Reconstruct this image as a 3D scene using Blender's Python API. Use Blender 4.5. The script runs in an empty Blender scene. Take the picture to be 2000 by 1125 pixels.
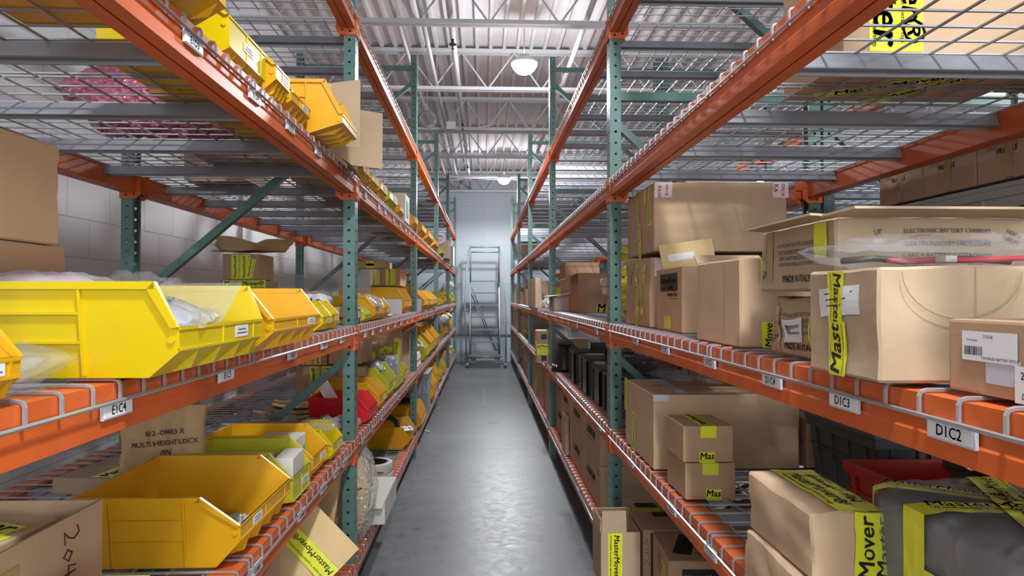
import bpy, bmesh, math, random
from math import sin, cos, pi, radians, atan, sqrt
from mathutils import Vector, Matrix, noise

sc = bpy.context.scene
col = sc.collection
random.seed(11)

# ------------------------------------------------------------------ camera
CAM_F = 1387.0                       # focal length in pixels of the 2000 px frame
cam_d = bpy.data.cameras.new('camera')
cam_d.sensor_width = 36.0
cam_d.lens = CAM_F / 2000.0 * 36.0
cam_d.clip_start = 0.02
cam = bpy.data.objects.new('camera', cam_d)
col.objects.link(cam)
cam.location = (0, 0, 1.4)
cam.rotation_euler = (pi/2 + atan(17.5/CAM_F), 0, -atan(56/CAM_F))
sc.camera = cam

# ------------------------------------------------------------------ world, lights, exposure
w = bpy.data.worlds.new('world'); sc.world = w
w.use_nodes = True
bg = w.node_tree.nodes['Background']
bg.inputs[0].default_value = (0.93, 0.97, 1.0, 1)
bg.inputs[1].default_value = 2.3
sc.view_settings.view_transform = 'Standard'
sc.view_settings.look = 'None'
sc.view_settings.exposure = 0.64
sc.view_settings.gamma = 1.0
UPLIGHT = .20                        # share of a lamp's light that leaves it sideways and upwards
LAMP_W = 165.0                       # watts of one high-bay lamp
LAMP_XY = [(0.385, 0.10), (0.385, 6.66), (0.385, 13.2), (5.3, 0.1), (5.3, 6.9), (5.3, 13.2), (0.385, -5.0), (5.3, -5.0)]  # last two: unseen lamps added behind the camera to brighten ceiling and aisle

# ------------------------------------------------------------------ materials
def new_mat(name):
    m = bpy.data.materials.new(name); m.use_nodes = True
    return m, m.node_tree.nodes, m.node_tree.links, m.node_tree.nodes['Principled BSDF']

def mat(name, c, rough=0.5, metal=0.0, var=0.0, vscale=6.0, bump=0.0, bscale=40.0, c2=None, spec=0.5, stretch=None, coords='Object'):
    m, n, l, p = new_mat(name)
    p.inputs['Roughness'].default_value = rough
    p.inputs['Metallic'].default_value = metal
    p.inputs['Specular IOR Level'].default_value = spec
    p.inputs['Base Color'].default_value = (*c, 1)
    if var or bump:
        tc = n.new('ShaderNodeTexCoord'); mp = n.new('ShaderNodeMapping')
        l.new(tc.outputs[coords], mp.inputs[0])
        if stretch: mp.inputs['Scale'].default_value = stretch
    if var:
        t = n.new('ShaderNodeTexNoise'); t.inputs['Scale'].default_value = vscale
        t.inputs['Detail'].default_value = 5; t.inputs['Roughness'].default_value = .6
        l.new(mp.outputs[0], t.inputs['Vector'])
        r = n.new('ShaderNodeValToRGB')
        r.color_ramp.elements[0].position = .3; r.color_ramp.elements[1].position = .7
        a = c2 if c2 else tuple(x*(1-var) for x in c)
        b = c if c2 else tuple(min(1, x*(1+var*.6)) for x in c)
        r.color_ramp.elements[0].color = (*a, 1); r.color_ramp.elements[1].color = (*b, 1)
        l.new(t.outputs['Fac'], r.inputs[0]); l.new(r.outputs[0], p.inputs['Base Color'])
    if bump:
        t2 = n.new('ShaderNodeTexNoise'); t2.inputs['Scale'].default_value = bscale
        t2.inputs['Detail'].default_value = 4
        l.new(mp.outputs[0], t2.inputs['Vector'])
        b = n.new('ShaderNodeBump'); b.inputs['Strength'].default_value = bump; b.inputs['Distance'].default_value = .01
        l.new(t2.outputs['Fac'], b.inputs['Height']); l.new(b.outputs[0], p.inputs['Normal'])
    return m

def film(name, c, body=.35, rough=.12, bump=.6, bscale=22.0, bubbles=False):
    """clear plastic film: part see-through, part milky, glossy creases"""
    m, n, l, p = new_mat(name)
    p.inputs['Base Color'].default_value = (*c, 1)
    p.inputs['Roughness'].default_value = rough
    p.inputs['Specular IOR Level'].default_value = .9
    out = [x for x in n if x.type == 'OUTPUT_MATERIAL'][0]
    tr = n.new('ShaderNodeBsdfTransparent'); mx = n.new('ShaderNodeMixShader')
    tr.inputs[0].default_value = (.96, .97, .98, 1)
    tc = n.new('ShaderNodeTexCoord')
    if bubbles:
        t = n.new('ShaderNodeTexVoronoi'); t.inputs['Scale'].default_value = 60
        h = t.outputs['Distance']
    else:
        t = n.new('ShaderNodeTexNoise'); t.inputs['Scale'].default_value = bscale; t.inputs['Detail'].default_value = 6
        t.noise_type = 'RIDGED_MULTIFRACTAL'; t.inputs['Distortion'].default_value = .4; t.inputs['Detail'].default_value = 3
        h = t.outputs['Fac']
    l.new(tc.outputs['Object'], t.inputs['Vector'])
    b = n.new('ShaderNodeBump'); b.inputs['Strength'].default_value = bump; b.inputs['Distance'].default_value = .012
    l.new(h, b.inputs['Height']); l.new(b.outputs[0], p.inputs['Normal'])
    mr = n.new('ShaderNodeMapRange'); mr.inputs[1].default_value = .2; mr.inputs[2].default_value = 1.3
    mr.inputs[3].default_value = max(0, body-.2); mr.inputs[4].default_value = min(1, body+.3)
    l.new(h, mr.inputs[0]); l.new(mr.outputs[0], mx.inputs[0])
    l.new(tr.outputs[0], mx.inputs[1]); l.new(p.outputs[0], mx.inputs[2]); l.new(mx.outputs[0], out.inputs[0])
    return m

def emit(name, c, s):
    m, n, l, p = new_mat(name)
    p.inputs['Emission Color'].default_value = (*c, 1); p.inputs['Emission Strength'].default_value = s
    return m

def block_wall(name, c, c2, bw, bh, mortar=.02, dirn='yz'):
    m, n, l, p = new_mat(name)
    tc = n.new('ShaderNodeTexCoord'); sp = n.new('ShaderNodeSeparateXYZ'); cb = n.new('ShaderNodeCombineXYZ')
    l.new(tc.outputs['Object'], sp.inputs[0])
    l.new(sp.outputs['Y' if dirn == 'yz' else 'X'], cb.inputs[0]); l.new(sp.outputs['Z'], cb.inputs[1])
    br = n.new('ShaderNodeTexBrick'); br.inputs['Scale'].default_value = 1
    br.inputs['Brick Width'].default_value = bw; br.inputs['Row Height'].default_value = bh
    br.inputs['Mortar Size'].default_value = mortar*.25; br.inputs['Mortar Smooth'].default_value = .4
    br.inputs['Color1'].default_value = (*c, 1); br.inputs['Color2'].default_value = (*c, 1)
    br.inputs['Mortar'].default_value = (*c2, 1)
    l.new(cb.outputs[0], br.inputs['Vector']); l.new(br.outputs[0], p.inputs['Base Color'])
    b = n.new('ShaderNodeBump'); b.inputs['Strength'].default_value = .7; b.inputs['Distance'].default_value = .006
    b.invert = True
    l.new(br.outputs['Fac'], b.inputs['Height'])
    t = n.new('ShaderNodeTexNoise'); t.inputs['Scale'].default_value = 60; l.new(tc.outputs['Object'], t.inputs['Vector'])
    b2 = n.new('ShaderNodeBump'); b2.inputs['Strength'].default_value = .25; b2.inputs['Distance'].default_value = .004
    l.new(t.outputs['Fac'], b2.inputs['Height']); l.new(b.outputs[0], b2.inputs['Normal'])
    l.new(b2.outputs[0], p.inputs['Normal']); p.inputs['Roughness'].default_value = .6
    return m

def floor_mat():
    m, n, l, p = new_mat('polished concrete')
    tc = n.new('ShaderNodeTexCoord')
    t = n.new('ShaderNodeTexNoise'); t.inputs['Scale'].default_value = 1.3; t.inputs['Detail'].default_value = 9; t.inputs['Roughness'].default_value = .62
    t2 = n.new('ShaderNodeTexNoise'); t2.inputs['Scale'].default_value = 14; t2.inputs['Detail'].default_value = 8; t2.inputs['Distortion'].default_value = 1.5
    l.new(tc.outputs['Object'], t.inputs['Vector']); l.new(tc.outputs['Object'], t2.inputs['Vector'])
    r = n.new('ShaderNodeValToRGB'); r.color_ramp.elements[0].position = .32; r.color_ramp.elements[1].position = .7
    r.color_ramp.elements[0].color = (.105, .113, .123, 1); r.color_ramp.elements[1].color = (.16, .17, .182, 1)
    l.new(t.outputs['Fac'], r.inputs[0])
    r2 = n.new('ShaderNodeValToRGB'); r2.color_ramp.elements[0].position = .27; r2.color_ramp.elements[1].position = .36
    r2.color_ramp.elements[0].color = (.5, .5, .5, 1); r2.color_ramp.elements[1].color = (1, 1, 1, 1)
    l.new(t2.outputs['Fac'], r2.inputs[0])
    mx = n.new('ShaderNodeMix'); mx.data_type = 'RGBA'; mx.blend_type = 'MULTIPLY'; mx.inputs[0].default_value = 1
    l.new(r.outputs[0], mx.inputs[6]); l.new(r2.outputs[0], mx.inputs[7]); l.new(mx.outputs[2], p.inputs['Base Color'])
    mr = n.new('ShaderNodeMapRange'); mr.inputs[3].default_value = .26; mr.inputs[4].default_value = .52
    l.new(t2.outputs['Fac'], mr.inputs[0]); l.new(mr.outputs[0], p.inputs['Roughness'])
    b = n.new('ShaderNodeBump'); b.inputs['Strength'].default_value = .07; b.inputs['Distance'].default_value = .01
    l.new(t2.outputs['Fac'], b.inputs['Height']); l.new(b.outputs[0], p.inputs['Normal'])
    return m

M = {}
M['green'] = mat('green rack paint', (.095, .19, .172), .30, .1, var=.18, vscale=9)
M['dgreen'] = M['green']
M['orange'] = mat('orange beam paint', (.62, .115, .022), .42, .0, var=.16, vscale=7)
M['wire'] = mat('galvanised wire', (.42, .42, .45), .35, .55)
M['channel'] = mat('galvanised channel', (.30, .31, .35), .42, .35, var=.12)
M['steel'] = mat('bright steel', (.6, .6, .62), .25, .9)
M['ladder'] = mat('grey ladder enamel', (.20, .23, .26), .4, .2)
M['black'] = mat('black enamel', (.012, .012, .014), .35)
M['rubber'] = mat('black rubber', (.02, .02, .02), .7)
M['ceil'] = mat('painted roof deck', (.66, .665, .69), .9, var=.08, vscale=3, spec=.1)
M['joist'] = mat('painted joist steel', (.56, .57, .60), .85, spec=.15)
M['wall'] = mat('painted smooth wall', (.50, .545, .60), .55, var=.04, vscale=1.2)
M['block'] = block_wall('painted block wall', (.80, .82, .85), (.64, .66, .69), .40, .2, .016)
M['floor'] = floor_mat()
M['card'] = mat('brown cardboard', (.54, .37, .23), .8, var=.10, vscale=5, bump=.06, bscale=60, stretch=(1, 1, 1))
M['card2'] = mat('pale cardboard', (.46, .335, .215), .8, var=.10, vscale=4, bump=.08, bscale=50)
M['card3'] = mat('dark brown cardboard', (.43, .27, .16), .8, var=.10, vscale=5, bump=.05, bscale=60)
M['cardin'] = mat('cardboard inside', (.36, .25, .15), .85)
M['cardedge'] = mat('cut cardboard edge', (.62, .47, .32), .85)
M['whitecard'] = mat('off-white carton board', (.62, .585, .53), .7, var=.05)
M['tape'] = mat('yellow packing tape', (.72, .74, .035), .28, var=.08, vscale=20, bump=.12, bscale=30)
M['ltape'] = mat('pink and white message tape', (.78, .66, .66), .35)
M['cltape'] = mat('clear packing tape', (.42, .29, .14), .15, var=.15, vscale=18, bump=.3, bscale=25)
M['paper'] = mat('white label paper', (.72, .72, .74), .5)
M['holder'] = mat('clear label holder', (.50, .52, .58), .25)
M['ink'] = mat('black ink', (.012, .012, .012), .5)
M['grey ink'] = mat('grey printed marks', (.10, .09, .08), .6)
M['red ink'] = mat('red ink', (.45, .02, .05), .5)
M['marker'] = mat('marker pen ink', (.06, .015, .02), .5)
M['blue ink'] = mat('blue printed ink', (.03, .09, .25), .5)
M['byellow'] = mat('bright yellow bin plastic', (.62, .455, .001), .33, var=.05, vscale=5)
M['oyellow'] = mat('orange yellow bin plastic', (.66, .34, .005), .36, var=.05, vscale=5)
M['lyellow'] = mat('lemon bin plastic', (.48, .46, .02), .36, var=.05, vscale=5)
M['redbin'] = mat('red bin plastic', (.62, .012, .02), .35)
M['crate red'] = mat('red crate plastic', (.40, .018, .012), .4)
M['greytote'] = mat('grey tote plastic', (.24, .26, .29), .42)
M['darktote'] = mat('dark grey tote plastic', (.045, .05, .052), .42)
M['galv'] = mat('pressed metal box', (.42, .45, .49), .35, .2)
M['kraft'] = mat('kraft paper', (.50, .34, .17), .75, var=.12, vscale=8, bump=.8, bscale=9)
M['envelope'] = mat('manila envelope', (.66, .47, .22), .65, var=.05)
M['foam'] = mat('dark foam', (.10, .10, .11), .7)
M['greywrap'] = mat('dark grey machine casing', (.13, .13, .135), .4, var=.3, vscale=10, bump=.3, bscale=14)
M['blue tape'] = mat('blue floor tape', (.10, .17, .24), .5)
M['white plastic'] = mat('white plastic', (.56, .57, .59), .4)
M['pink plastic'] = mat('pink antistatic film', (.62, .20, .30), .3, var=.25, vscale=18, bump=1, bscale=45)
M['pale pink'] = mat('pale pink foam', (.62, .42, .56), .6)
M['bag'] = film('clear plastic bag', (.50, .52, .55), .36)
M['bagw'] = film('milky plastic bag', (.52, .53, .55), .62, rough=.25, bscale=14)
M['wrapfilm'] = film('stretch film', (.55, .56, .58), .42, rough=.18, bscale=30)
M['bubble'] = film('bubble wrap', (.58, .58, .56), .38, rough=.1, bump=1.0, bubbles=True)
M['pinkbubble'] = film('pink bubble wrap', (.62, .16, .26), .85, rough=.15, bump=1.0, bubbles=True)
M['parts metal'] = mat('small metal parts', (.34, .33, .31), .35, .6, var=.5, vscale=30, bump=.8, bscale=60)
M['cable red'] = mat('red cable sleeve', (.50, .02, .05), .4)
M['teal'] = mat('teal print', (.03, .42, .42), .5)
M['brass'] = mat('dull brass fittings', (.30, .24, .14), .3, .8)

# ------------------------------------------------------------------ object helpers
def link(o, parent=None):
    col.objects.link(o)
    if parent is not None: o.parent = parent
    return o

def tag(o, label=None, cat=None, group=None, kind=None):
    if label: o['label'] = label
    if cat: o['category'] = cat
    if group: o['group'] = group
    if kind: o['kind'] = kind
    return o

def empty(name, loc=(0, 0, 0), rz=0.0, rx=0.0, ry=0.0):
    o = bpy.data.objects.new(name, None); o.empty_display_size = .1
    o.location = loc; o.rotation_euler = (rx, ry, rz)
    return link(o)

class MB:
    def __init__(s): s.v = []; s.f = []; s.mi = []; s.m = 0
    def add(s, vs, fs):
        o = len(s.v); s.v += [tuple(p) for p in vs]
        for f in fs: s.f.append(tuple(i+o for i in f)); s.mi.append(s.m)
        return s
    def box(s, x0, x1, y0, y1, z0, z1):
        return s.add([(x0,y0,z0),(x1,y0,z0),(x1,y1,z0),(x0,y1,z0),(x0,y0,z1),(x1,y0,z1),(x1,y1,z1),(x0,y1,z1)],
                     [(0,3,2,1),(4,5,6,7),(0,1,5,4),(1,2,6,5),(2,3,7,6),(3,0,4,7)])
    def bevbox(s, x0, x1, y0, y1, z0, z1, b=.003):
        bm = bmesh.new(); bmesh.ops.create_cube(bm, size=1)
        for v in bm.verts: v.co = Vector(((x0+x1)/2+v.co.x*(x1-x0), (y0+y1)/2+v.co.y*(y1-y0), (z0+z1)/2+v.co.z*(z1-z0)))
        b = min(b, abs(x1-x0)*.4, abs(y1-y0)*.4, abs(z1-z0)*.4)
        bmesh.ops.bevel(bm, geom=bm.edges[:], offset=b, segments=2, affect='EDGES', profile=.6)
        bm.verts.index_update()
        s.add([v.co[:] for v in bm.verts], [[v.index for v in f.verts] for f in bm.faces]); bm.free(); return s
    def tube(s, pts, r, n=6, cap=True, closed=False):
        pts = [Vector(p) for p in pts]; N = len(pts); rings = []; up = None
        for i in range(N):
            if closed: d = (pts[(i+1) % N]-pts[i-1])
            elif i == 0: d = pts[1]-pts[0]
            elif i == N-1: d = pts[-1]-pts[-2]
            else: d = (pts[i+1]-pts[i]).normalized()+(pts[i]-pts[i-1]).normalized()
            d.normalize()
            if up is None:
                up = Vector((0, 0, 1)) if abs(d.z) < .9 else Vector((1, 0, 0))
            a = d.cross(up)
            if a.length < 1e-4: a = d.cross(Vector((.3, .9, .1)))
            a.normalize(); b = a.cross(d).normalized(); up = b
            rr = r[i] if isinstance(r, (list, tuple)) else r
            rings.append([pts[i]+a*cos(2*pi*k/n)*rr+b*sin(2*pi*k/n)*rr for k in range(n)])
        vs = [p for R in rings for p in R]; fs = []
        for i in range(N if closed else N-1):
            j = (i+1) % N
            for k in range(n): fs.append((i*n+k, i*n+(k+1) % n, j*n+(k+1) % n, j*n+k))
        if cap and not closed:
            fs.append(tuple(range(n))[::-1]); fs.append(tuple((N-1)*n+k for k in range(n)))
        return s.add(vs, fs)
    def bar(s, a, b, w, h, up=(0, 0, 1)):
        a = Vector(a); b = Vector(b); d = (b-a).normalized(); u = Vector(up)
        x = d.cross(u).normalized(); y = x.cross(d).normalized()
        q = [a+x*sx*w/2+y*sy*h/2 for sx, sy in ((-1,-1),(1,-1),(1,1),(-1,1))]+[b+x*sx*w/2+y*sy*h/2 for sx, sy in ((-1,-1),(1,-1),(1,1),(-1,1))]
        return s.add(q, [(0,1,2,3),(7,6,5,4),(0,4,5,1),(1,5,6,2),(2,6,7,3),(3,7,4,0)])
    def cyl(s, c, r, h, n=24, r2=None, axis='z', cap=True):
        r2 = r if r2 is None else r2; c = Vector(c); vs = []
        for k, (rr, z) in enumerate(((r, 0), (r2, h))):
            for i in range(n):
                a = 2*pi*i/n; p = (rr*cos(a), rr*sin(a), z)
                p = {'z': p, 'x': (p[2], p[0], p[1]), 'y': (p[1], p[2], p[0])}[axis]
                vs.append(c+Vector(p))
        fs = [(i, (i+1) % n, n+(i+1) % n, n+i) for i in range(n)]
        if cap: fs += [tuple(range(n))[::-1], tuple(range(n, 2*n))]
        return s.add(vs, fs)
    def lathe(s, c, prof, n=24, cap=False):
        c = Vector(c); vs = []; fs = []
        for r, z in prof:
            for i in range(n): vs.append(c+Vector((r*cos(2*pi*i/n), r*sin(2*pi*i/n), z)))
        for j in range(len(prof)-1):
            for i in range(n): fs.append((j*n+i, j*n+(i+1) % n, (j+1)*n+(i+1) % n, (j+1)*n+i))
        if cap: fs += [tuple(range(n))[::-1], tuple((len(prof)-1)*n+i for i in range(n))]
        return s.add(vs, fs)
    def prism(s, poly, axis, a, b):
        """extrude a 2-D polygon along an axis: poly in (y,z) for x, (x,z) for y, (x,y) for z"""
        n = len(poly); P = lambda p, t: {'x': (t, p[0], p[1]), 'y': (p[0], t, p[1]), 'z': (p[0], p[1], t)}[axis]
        vs = [P(p, a) for p in poly]+[P(p, b) for p in poly]
        fs = [(i, (i+1) % n, n+(i+1) % n, n+i) for i in range(n)]+[tuple(range(n))[::-1], tuple(range(n, 2*n))]
        return s.add(vs, fs)
    def grid(s, P, nu, nv, closed_u=False):
        """P(u,v) -> point on [0,1]^2"""
        vs = [P(i/nu, j/nv) for j in range(nv+1) for i in range(nu+1)]
        fs = [(j*(nu+1)+i, j*(nu+1)+i+1, (j+1)*(nu+1)+i+1, (j+1)*(nu+1)+i) for j in range(nv) for i in range(nu)]
        return s.add(vs, fs)
    def map(s, fn, start=0):
        for i in range(start, len(s.v)): s.v[i] = tuple(fn(Vector(s.v[i])))
        return s
    def mesh(s, name, mats, smooth=False, fix=True, sharp=None):
        me = bpy.data.meshes.new(name); me.from_pydata(s.v, [], s.f)
        for m in (mats if isinstance(mats, (list, tuple)) else [mats]): me.materials.append(m)
        for p, i in zip(me.polygons, s.mi): p.material_index = i; p.use_smooth = smooth
        if fix:
            bm = bmesh.new(); bm.from_mesh(me); bmesh.ops.recalc_face_normals(bm, faces=bm.faces[:]); bm.to_mesh(me); bm.free()
        me.update()
        if sharp: me.set_sharp_from_angle(angle=radians(sharp))
        return me
    def build(s, name, mats, parent=None, smooth=False, fix=True, sharp=None):
        return link(bpy.data.objects.new(name, s.mesh(name, mats, smooth, fix, sharp)), parent)

def inst(name, me, parent=None, loc=None):
    o = bpy.data.objects.new(name, me)
    if loc: o.location = loc
    return link(o, parent)

def copy_tree(o, parent=None):
    c = o.copy(); col.objects.link(c)
    if parent is not None: c.parent = parent
    for ch in list(o.children): copy_tree(ch, c)
    return c

_tc = {}
def text_geo(s, bold=0.0, shear=0.0):
    k = (s, bold, shear)
    if k not in _tc:
        cu = bpy.data.curves.new('t', 'FONT'); cu.body = s; cu.size = 1; cu.offset = bold; cu.shear = shear
        cu.resolution_u = 2; cu.align_x = 'CENTER'; cu.align_y = 'CENTER'
        o = bpy.data.objects.new('t', cu); col.objects.link(o)
        dg = bpy.context.evaluated_depsgraph_get()
        me = bpy.data.meshes.new_from_object(o.evaluated_get(dg))
        vs = [v.co[:] for v in me.vertices]; fs = [tuple(p.vertices) for p in me.polygons]
        bpy.data.objects.remove(o); bpy.data.curves.remove(cu); bpy.data.meshes.remove(me)
        if not vs: vs = [(0, 0, 0)]
        xs = [v[0] for v in vs]; ys = [v[1] for v in vs]
        cx = (min(xs)+max(xs))/2; cy = (min(ys)+max(ys))/2
        _tc[k] = ([(x-cx, y-cy, 0) for x, y, z in vs], fs, max(xs)-min(xs), max(ys)-min(ys))
    return _tc[k]

def put_text(mb, s, O, U, V, height=None, width=None, bold=0.0, shear=0.0, clip=None, warp=None, wide=1.0):
    """lay text into mb: O centre, U right, V up (unit vectors)"""
    vs, fs, tw, th = text_geo(s, 0.0, shear)
    k = width/tw if width else height/th
    O = Vector(O); U = Vector(U); V = Vector(V)
    if bold:                                   # heavier strokes: the outline laid down again, shifted a hair
        q = bold*k*.9
        for a, b in ((-1, -.6), (1, -.6), (-1, .6), (1, .6)): put_text(mb, s, O+U*(q*a)+V*(q*b), U, V, height, width, 0.0, shear, clip, warp, wide)
        return
    pts = [O+U*(x*k*wide)+V*(y*k) for x, y, z in vs]
    if clip:                                   # keep only faces inside u/v limits
        ok = [abs(x*k*wide+clip[2]) <= clip[0] and abs(y*k) <= clip[1] for x, y, z in vs]
        fs = [f for f in fs if all(ok[i] for i in f)]
    if warp: pts = [warp(p) for p in pts]
    mb.add(pts, fs)

# ------------------------------------------------------------------ common frame numbers
XF = 0.58                 # aisle face of both racks
BAY = 2.95
DEPTH_R = .985             # the right-hand racks are a little shallower
YP = [3.23+BAY*k for k in range(-1, 5)]        # near face of each post line
DEPTH = 1.035
ZL = {'A': .205, 'B': .757, 'C': 1.272, 'D': 1.952, 'E': 2.70}
ZR = {'A': .272, 'B': .80, 'C': 1.28, 'D': 1.948, 'E': 2.70}
HP = .0508
# ------------------------------------------------------------------ room shell
def struct(o): o['kind'] = 'structure'; return o
struct(MB().box(-2.06, 12, -6, 15.5, -.1, 0).build('floor', M['floor']))
struct(MB().box(-2.16, -2.06, -6, 15.5, 0, 4.3).build('wall_left', M['block']))
struct(MB().box(-2.16, 12, 15.36, 15.5, 0, 4.3).build('wall_back', block_wall('smooth panel wall', (.40, .455, .51), (.35, .40, .45), 1.25, .84, .012, 'xz')))
struct(MB().box(10.0, 10.1, -6, 15.36, 0, 4.3).build('wall_right', M['wall']))
# roof deck: ribbed sheet, ribs run along the aisle
mb = MB(); P = .147; x = -2.1; prof = []
while x < 10.0:
    prof += [(x, 4.14), (x+.095, 4.14), (x+.106, 4.095), (x+.136, 4.095)]
    x += P
n = len(prof)
mb.add([(a, -6, b) for a, b in prof]+[(a, 15.36, b) for a, b in prof]+[(a, -6, 4.2) for a, b in prof]+[(a, 15.36, 4.2) for a, b in prof],
       [(i, i+1, n+i+1, n+i) for i in range(n-1)]+[(2*n+i, 2*n+i+1, 3*n+i+1, 3*n+i) for i in range(n-1)])
struct(mb.build('ceiling', M['ceil'], fix=False))
# open-web joists across the aisle
def joist_mesh():
    mb = MB()
    for dy in (-.028, .028):
        mb.box(-2.06, 10, dy-.022, dy+.022, 4.080, 4.092); mb.box(-2.06, 10, dy-.004+(.018 if dy > 0 else -.018), dy+.004+(.018 if dy > 0 else -.018), 4.05, 4.092)
        mb.box(-2.06, 10, dy-.02, dy+.02, 3.645, 3.654); mb.box(-2.06, 10, dy-.004, dy+.004, 3.645, 3.685)
    x = -2.0; top = True; pts = []
    while x < 10.0:
        pts.append((x, 0, 4.07 if top else 3.665)); top = not top; x += .2925
    for a, b in zip(pts[:-1], pts[1:]): mb.tube([a, b], .009, 6)
    return mb.mesh('trim', M['joist'])
jm = joist_mesh()
for i in range(9):
    o = inst('trim_%d' % (i+1), jm, loc=(0, 15.2-1.87*i, 0)); struct(o)

# pipes under the roof
def pipe(name, x, z, r, y0, y1, label, heads=(), m='joist'):
    mb = MB().tube([(x, y0, z), (x, y1, z)], r, 12)
    e = empty(name, (x, y0, z)); e['label'] = label; e['category'] = 'pipe'
    mb.map(lambda v: v-Vector((x, y0, z))); mb.build('pipe_run', M[m], e, True)
    for hy in heads:
        h = MB().cyl((0, hy-y0, -r-.045), .012, .05, 10).cyl((0, hy-y0, -r-.05), .035, .006, 16).cyl((0, hy-y0, -r-.085), .006, .04, 8).cyl((0, hy-y0, -r-.09), .014, .004, 10)
        h.build('sprinkler_head', M['black'] if hy else M['steel'], e)
    y = y0+.6
    hg = MB()
    k = 0
    while y < y1 and k < 5:
        h = MB().tube([(0, y-y0, r), (0, y-y0, 4.09-z)], .005, 6).tube([(r*1.15*cos(a*pi/6), y-y0, r*1.15*sin(a*pi/6)) for a in range(12)], .004, 5, closed=True)
        h.build('pipe_hanger', M['joist'], e); y += 3.1; k += 1
    return e
pipe('conduit_pipe', -.72, 3.715, .017, 1.0, 15.3, 'thin white pipe running overhead along the aisle, above the left rack edge')
pipe('conduit_pipe', -.51, 3.72, .020, 1.0, 15.3, 'white overhead pipe running between the two thinner ceiling pipes over the aisle')
pipe('sprinkler_pipe', -.275, 3.735, .026, 1.0, 15.3, 'white ceiling pipe carrying small dark sprinkler heads over the aisle', (6.35, 9.45, 12.4))
pipe('conduit_pipe', .87, 3.74, .024, 1.0, 15.3, 'white ceiling pipe running over the right rack edge near the round lamps')
# cross conduit that sags, junction box, coil
mb = MB().tube([(-1.9+.2*i, 0, .012*sin(i*1.7)-.02*sin(i*.5)) for i in range(16)], .008, 6)
o = mb.build('electrical_cable', M['joist']); o.location = (0, 13.3, 3.60); tag(o, 'thin white cable sagging crosswise below the roof joists near the end wall', 'cable')
e = empty('junction_box', (-.42, 9.25, 3.62)); tag(e, 'small pale electrical box with cables fixed under a roof joist', 'electrical box')
MB().bevbox(-.06, .06, -.04, .04, -.04, .06, .006).build('box_body', M['joist'], e)
MB().tube([(.06, 0, 0), (.3, 0, -.02), (.55, 0, .03)], .007, 6).build('cable', M['joist'], e, True)
MB().tube([(-.06, 0, 0), (-.12, 0, -.25), (.05, .0, -.28), (.22, 0, -.22)], .006, 6).build('cable', M['joist'], e, True)
mb = MB()
for k in range(4):
    mb.tube([((.085+.008*k)*cos(a*pi/12), .012*(k-2)+.01*sin(a), (.085+.006*k)*sin(a*pi/12)) for a in range(24)], .0075, 6, closed=True)
e = empty('cable_coil', (-.68, 8.6, 3.55)); tag(e, 'coiled grey cable hanging below the ceiling left of the aisle', 'cable coil')
mb.build('coil', M['channel'], e, True)
MB().tube([(0, 0, .09), (0, 0, .54)], .004, 6).build('hanging_cord', M['joist'], e)

# ------------------------------------------------------------------ high-bay lamps
def lamp(x, y, label):
    e = empty('ceiling_lamp', (x, y, 3.60)); tag(e, label, 'lamp', 'round high-bay lamps')
    MB().lathe((0, 0, 0), [(.03, .085), (.05, .08), (.055, .05), (.10, .035), (.125, .008), (.125, .0), (.115, .0)], 32).build('lamp_housing', M['white plastic'], e, True)
    MB().lathe((0, 0, 0), [(.0005, -.105), (.035, -.100), (.07, -.085), (.10, -.055), (.120, -.018), (.124, .002)], 40, False).build('lamp_lens', EM, e, True)
    MB().tube([(0, 0, .08), (0, 0, .49)], .006, 6).build('hanging_rod', M['joist'], e)
    l = bpy.data.lights.new('lamp_light', 'SPOT'); l.energy = LAMP_W; l.color = (.95, .975, 1.0); l.shadow_soft_size = .10
    l.spot_size = radians(168); l.spot_blend = .35
    lo = bpy.data.objects.new('lamp_light', l); lo.location = (0, 0, -.22); link(lo, e)
    l = bpy.data.lights.new('lamp_glow', 'POINT'); l.energy = LAMP_W*UPLIGHT; l.color = (.95, .975, 1.0); l.shadow_soft_size = .12
    lo = bpy.data.objects.new('lamp_glow', l); lo.location = (0, 0, -.32); link(lo, e)
    return e
EM = emit('lamp lens glow', (1, 1, 1), 14)
LL = ['round glowing high-bay lamp above the camera end of the aisle', 'larger glowing round lamp hanging over the middle of the aisle',
      'small glowing round lamp hanging in front of the end wall', 'round lamp over the next aisle to the right, camera end',
      'round lamp over the next aisle to the right, middle', 'round lamp over the next aisle to the right, far end', 'unseen fill lamp added overhead behind the camera', 'unseen fill lamp added over the next aisle, behind the camera']
for (x, y), t in zip(LAMP_XY, LL): lamp(x, y, t)

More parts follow.
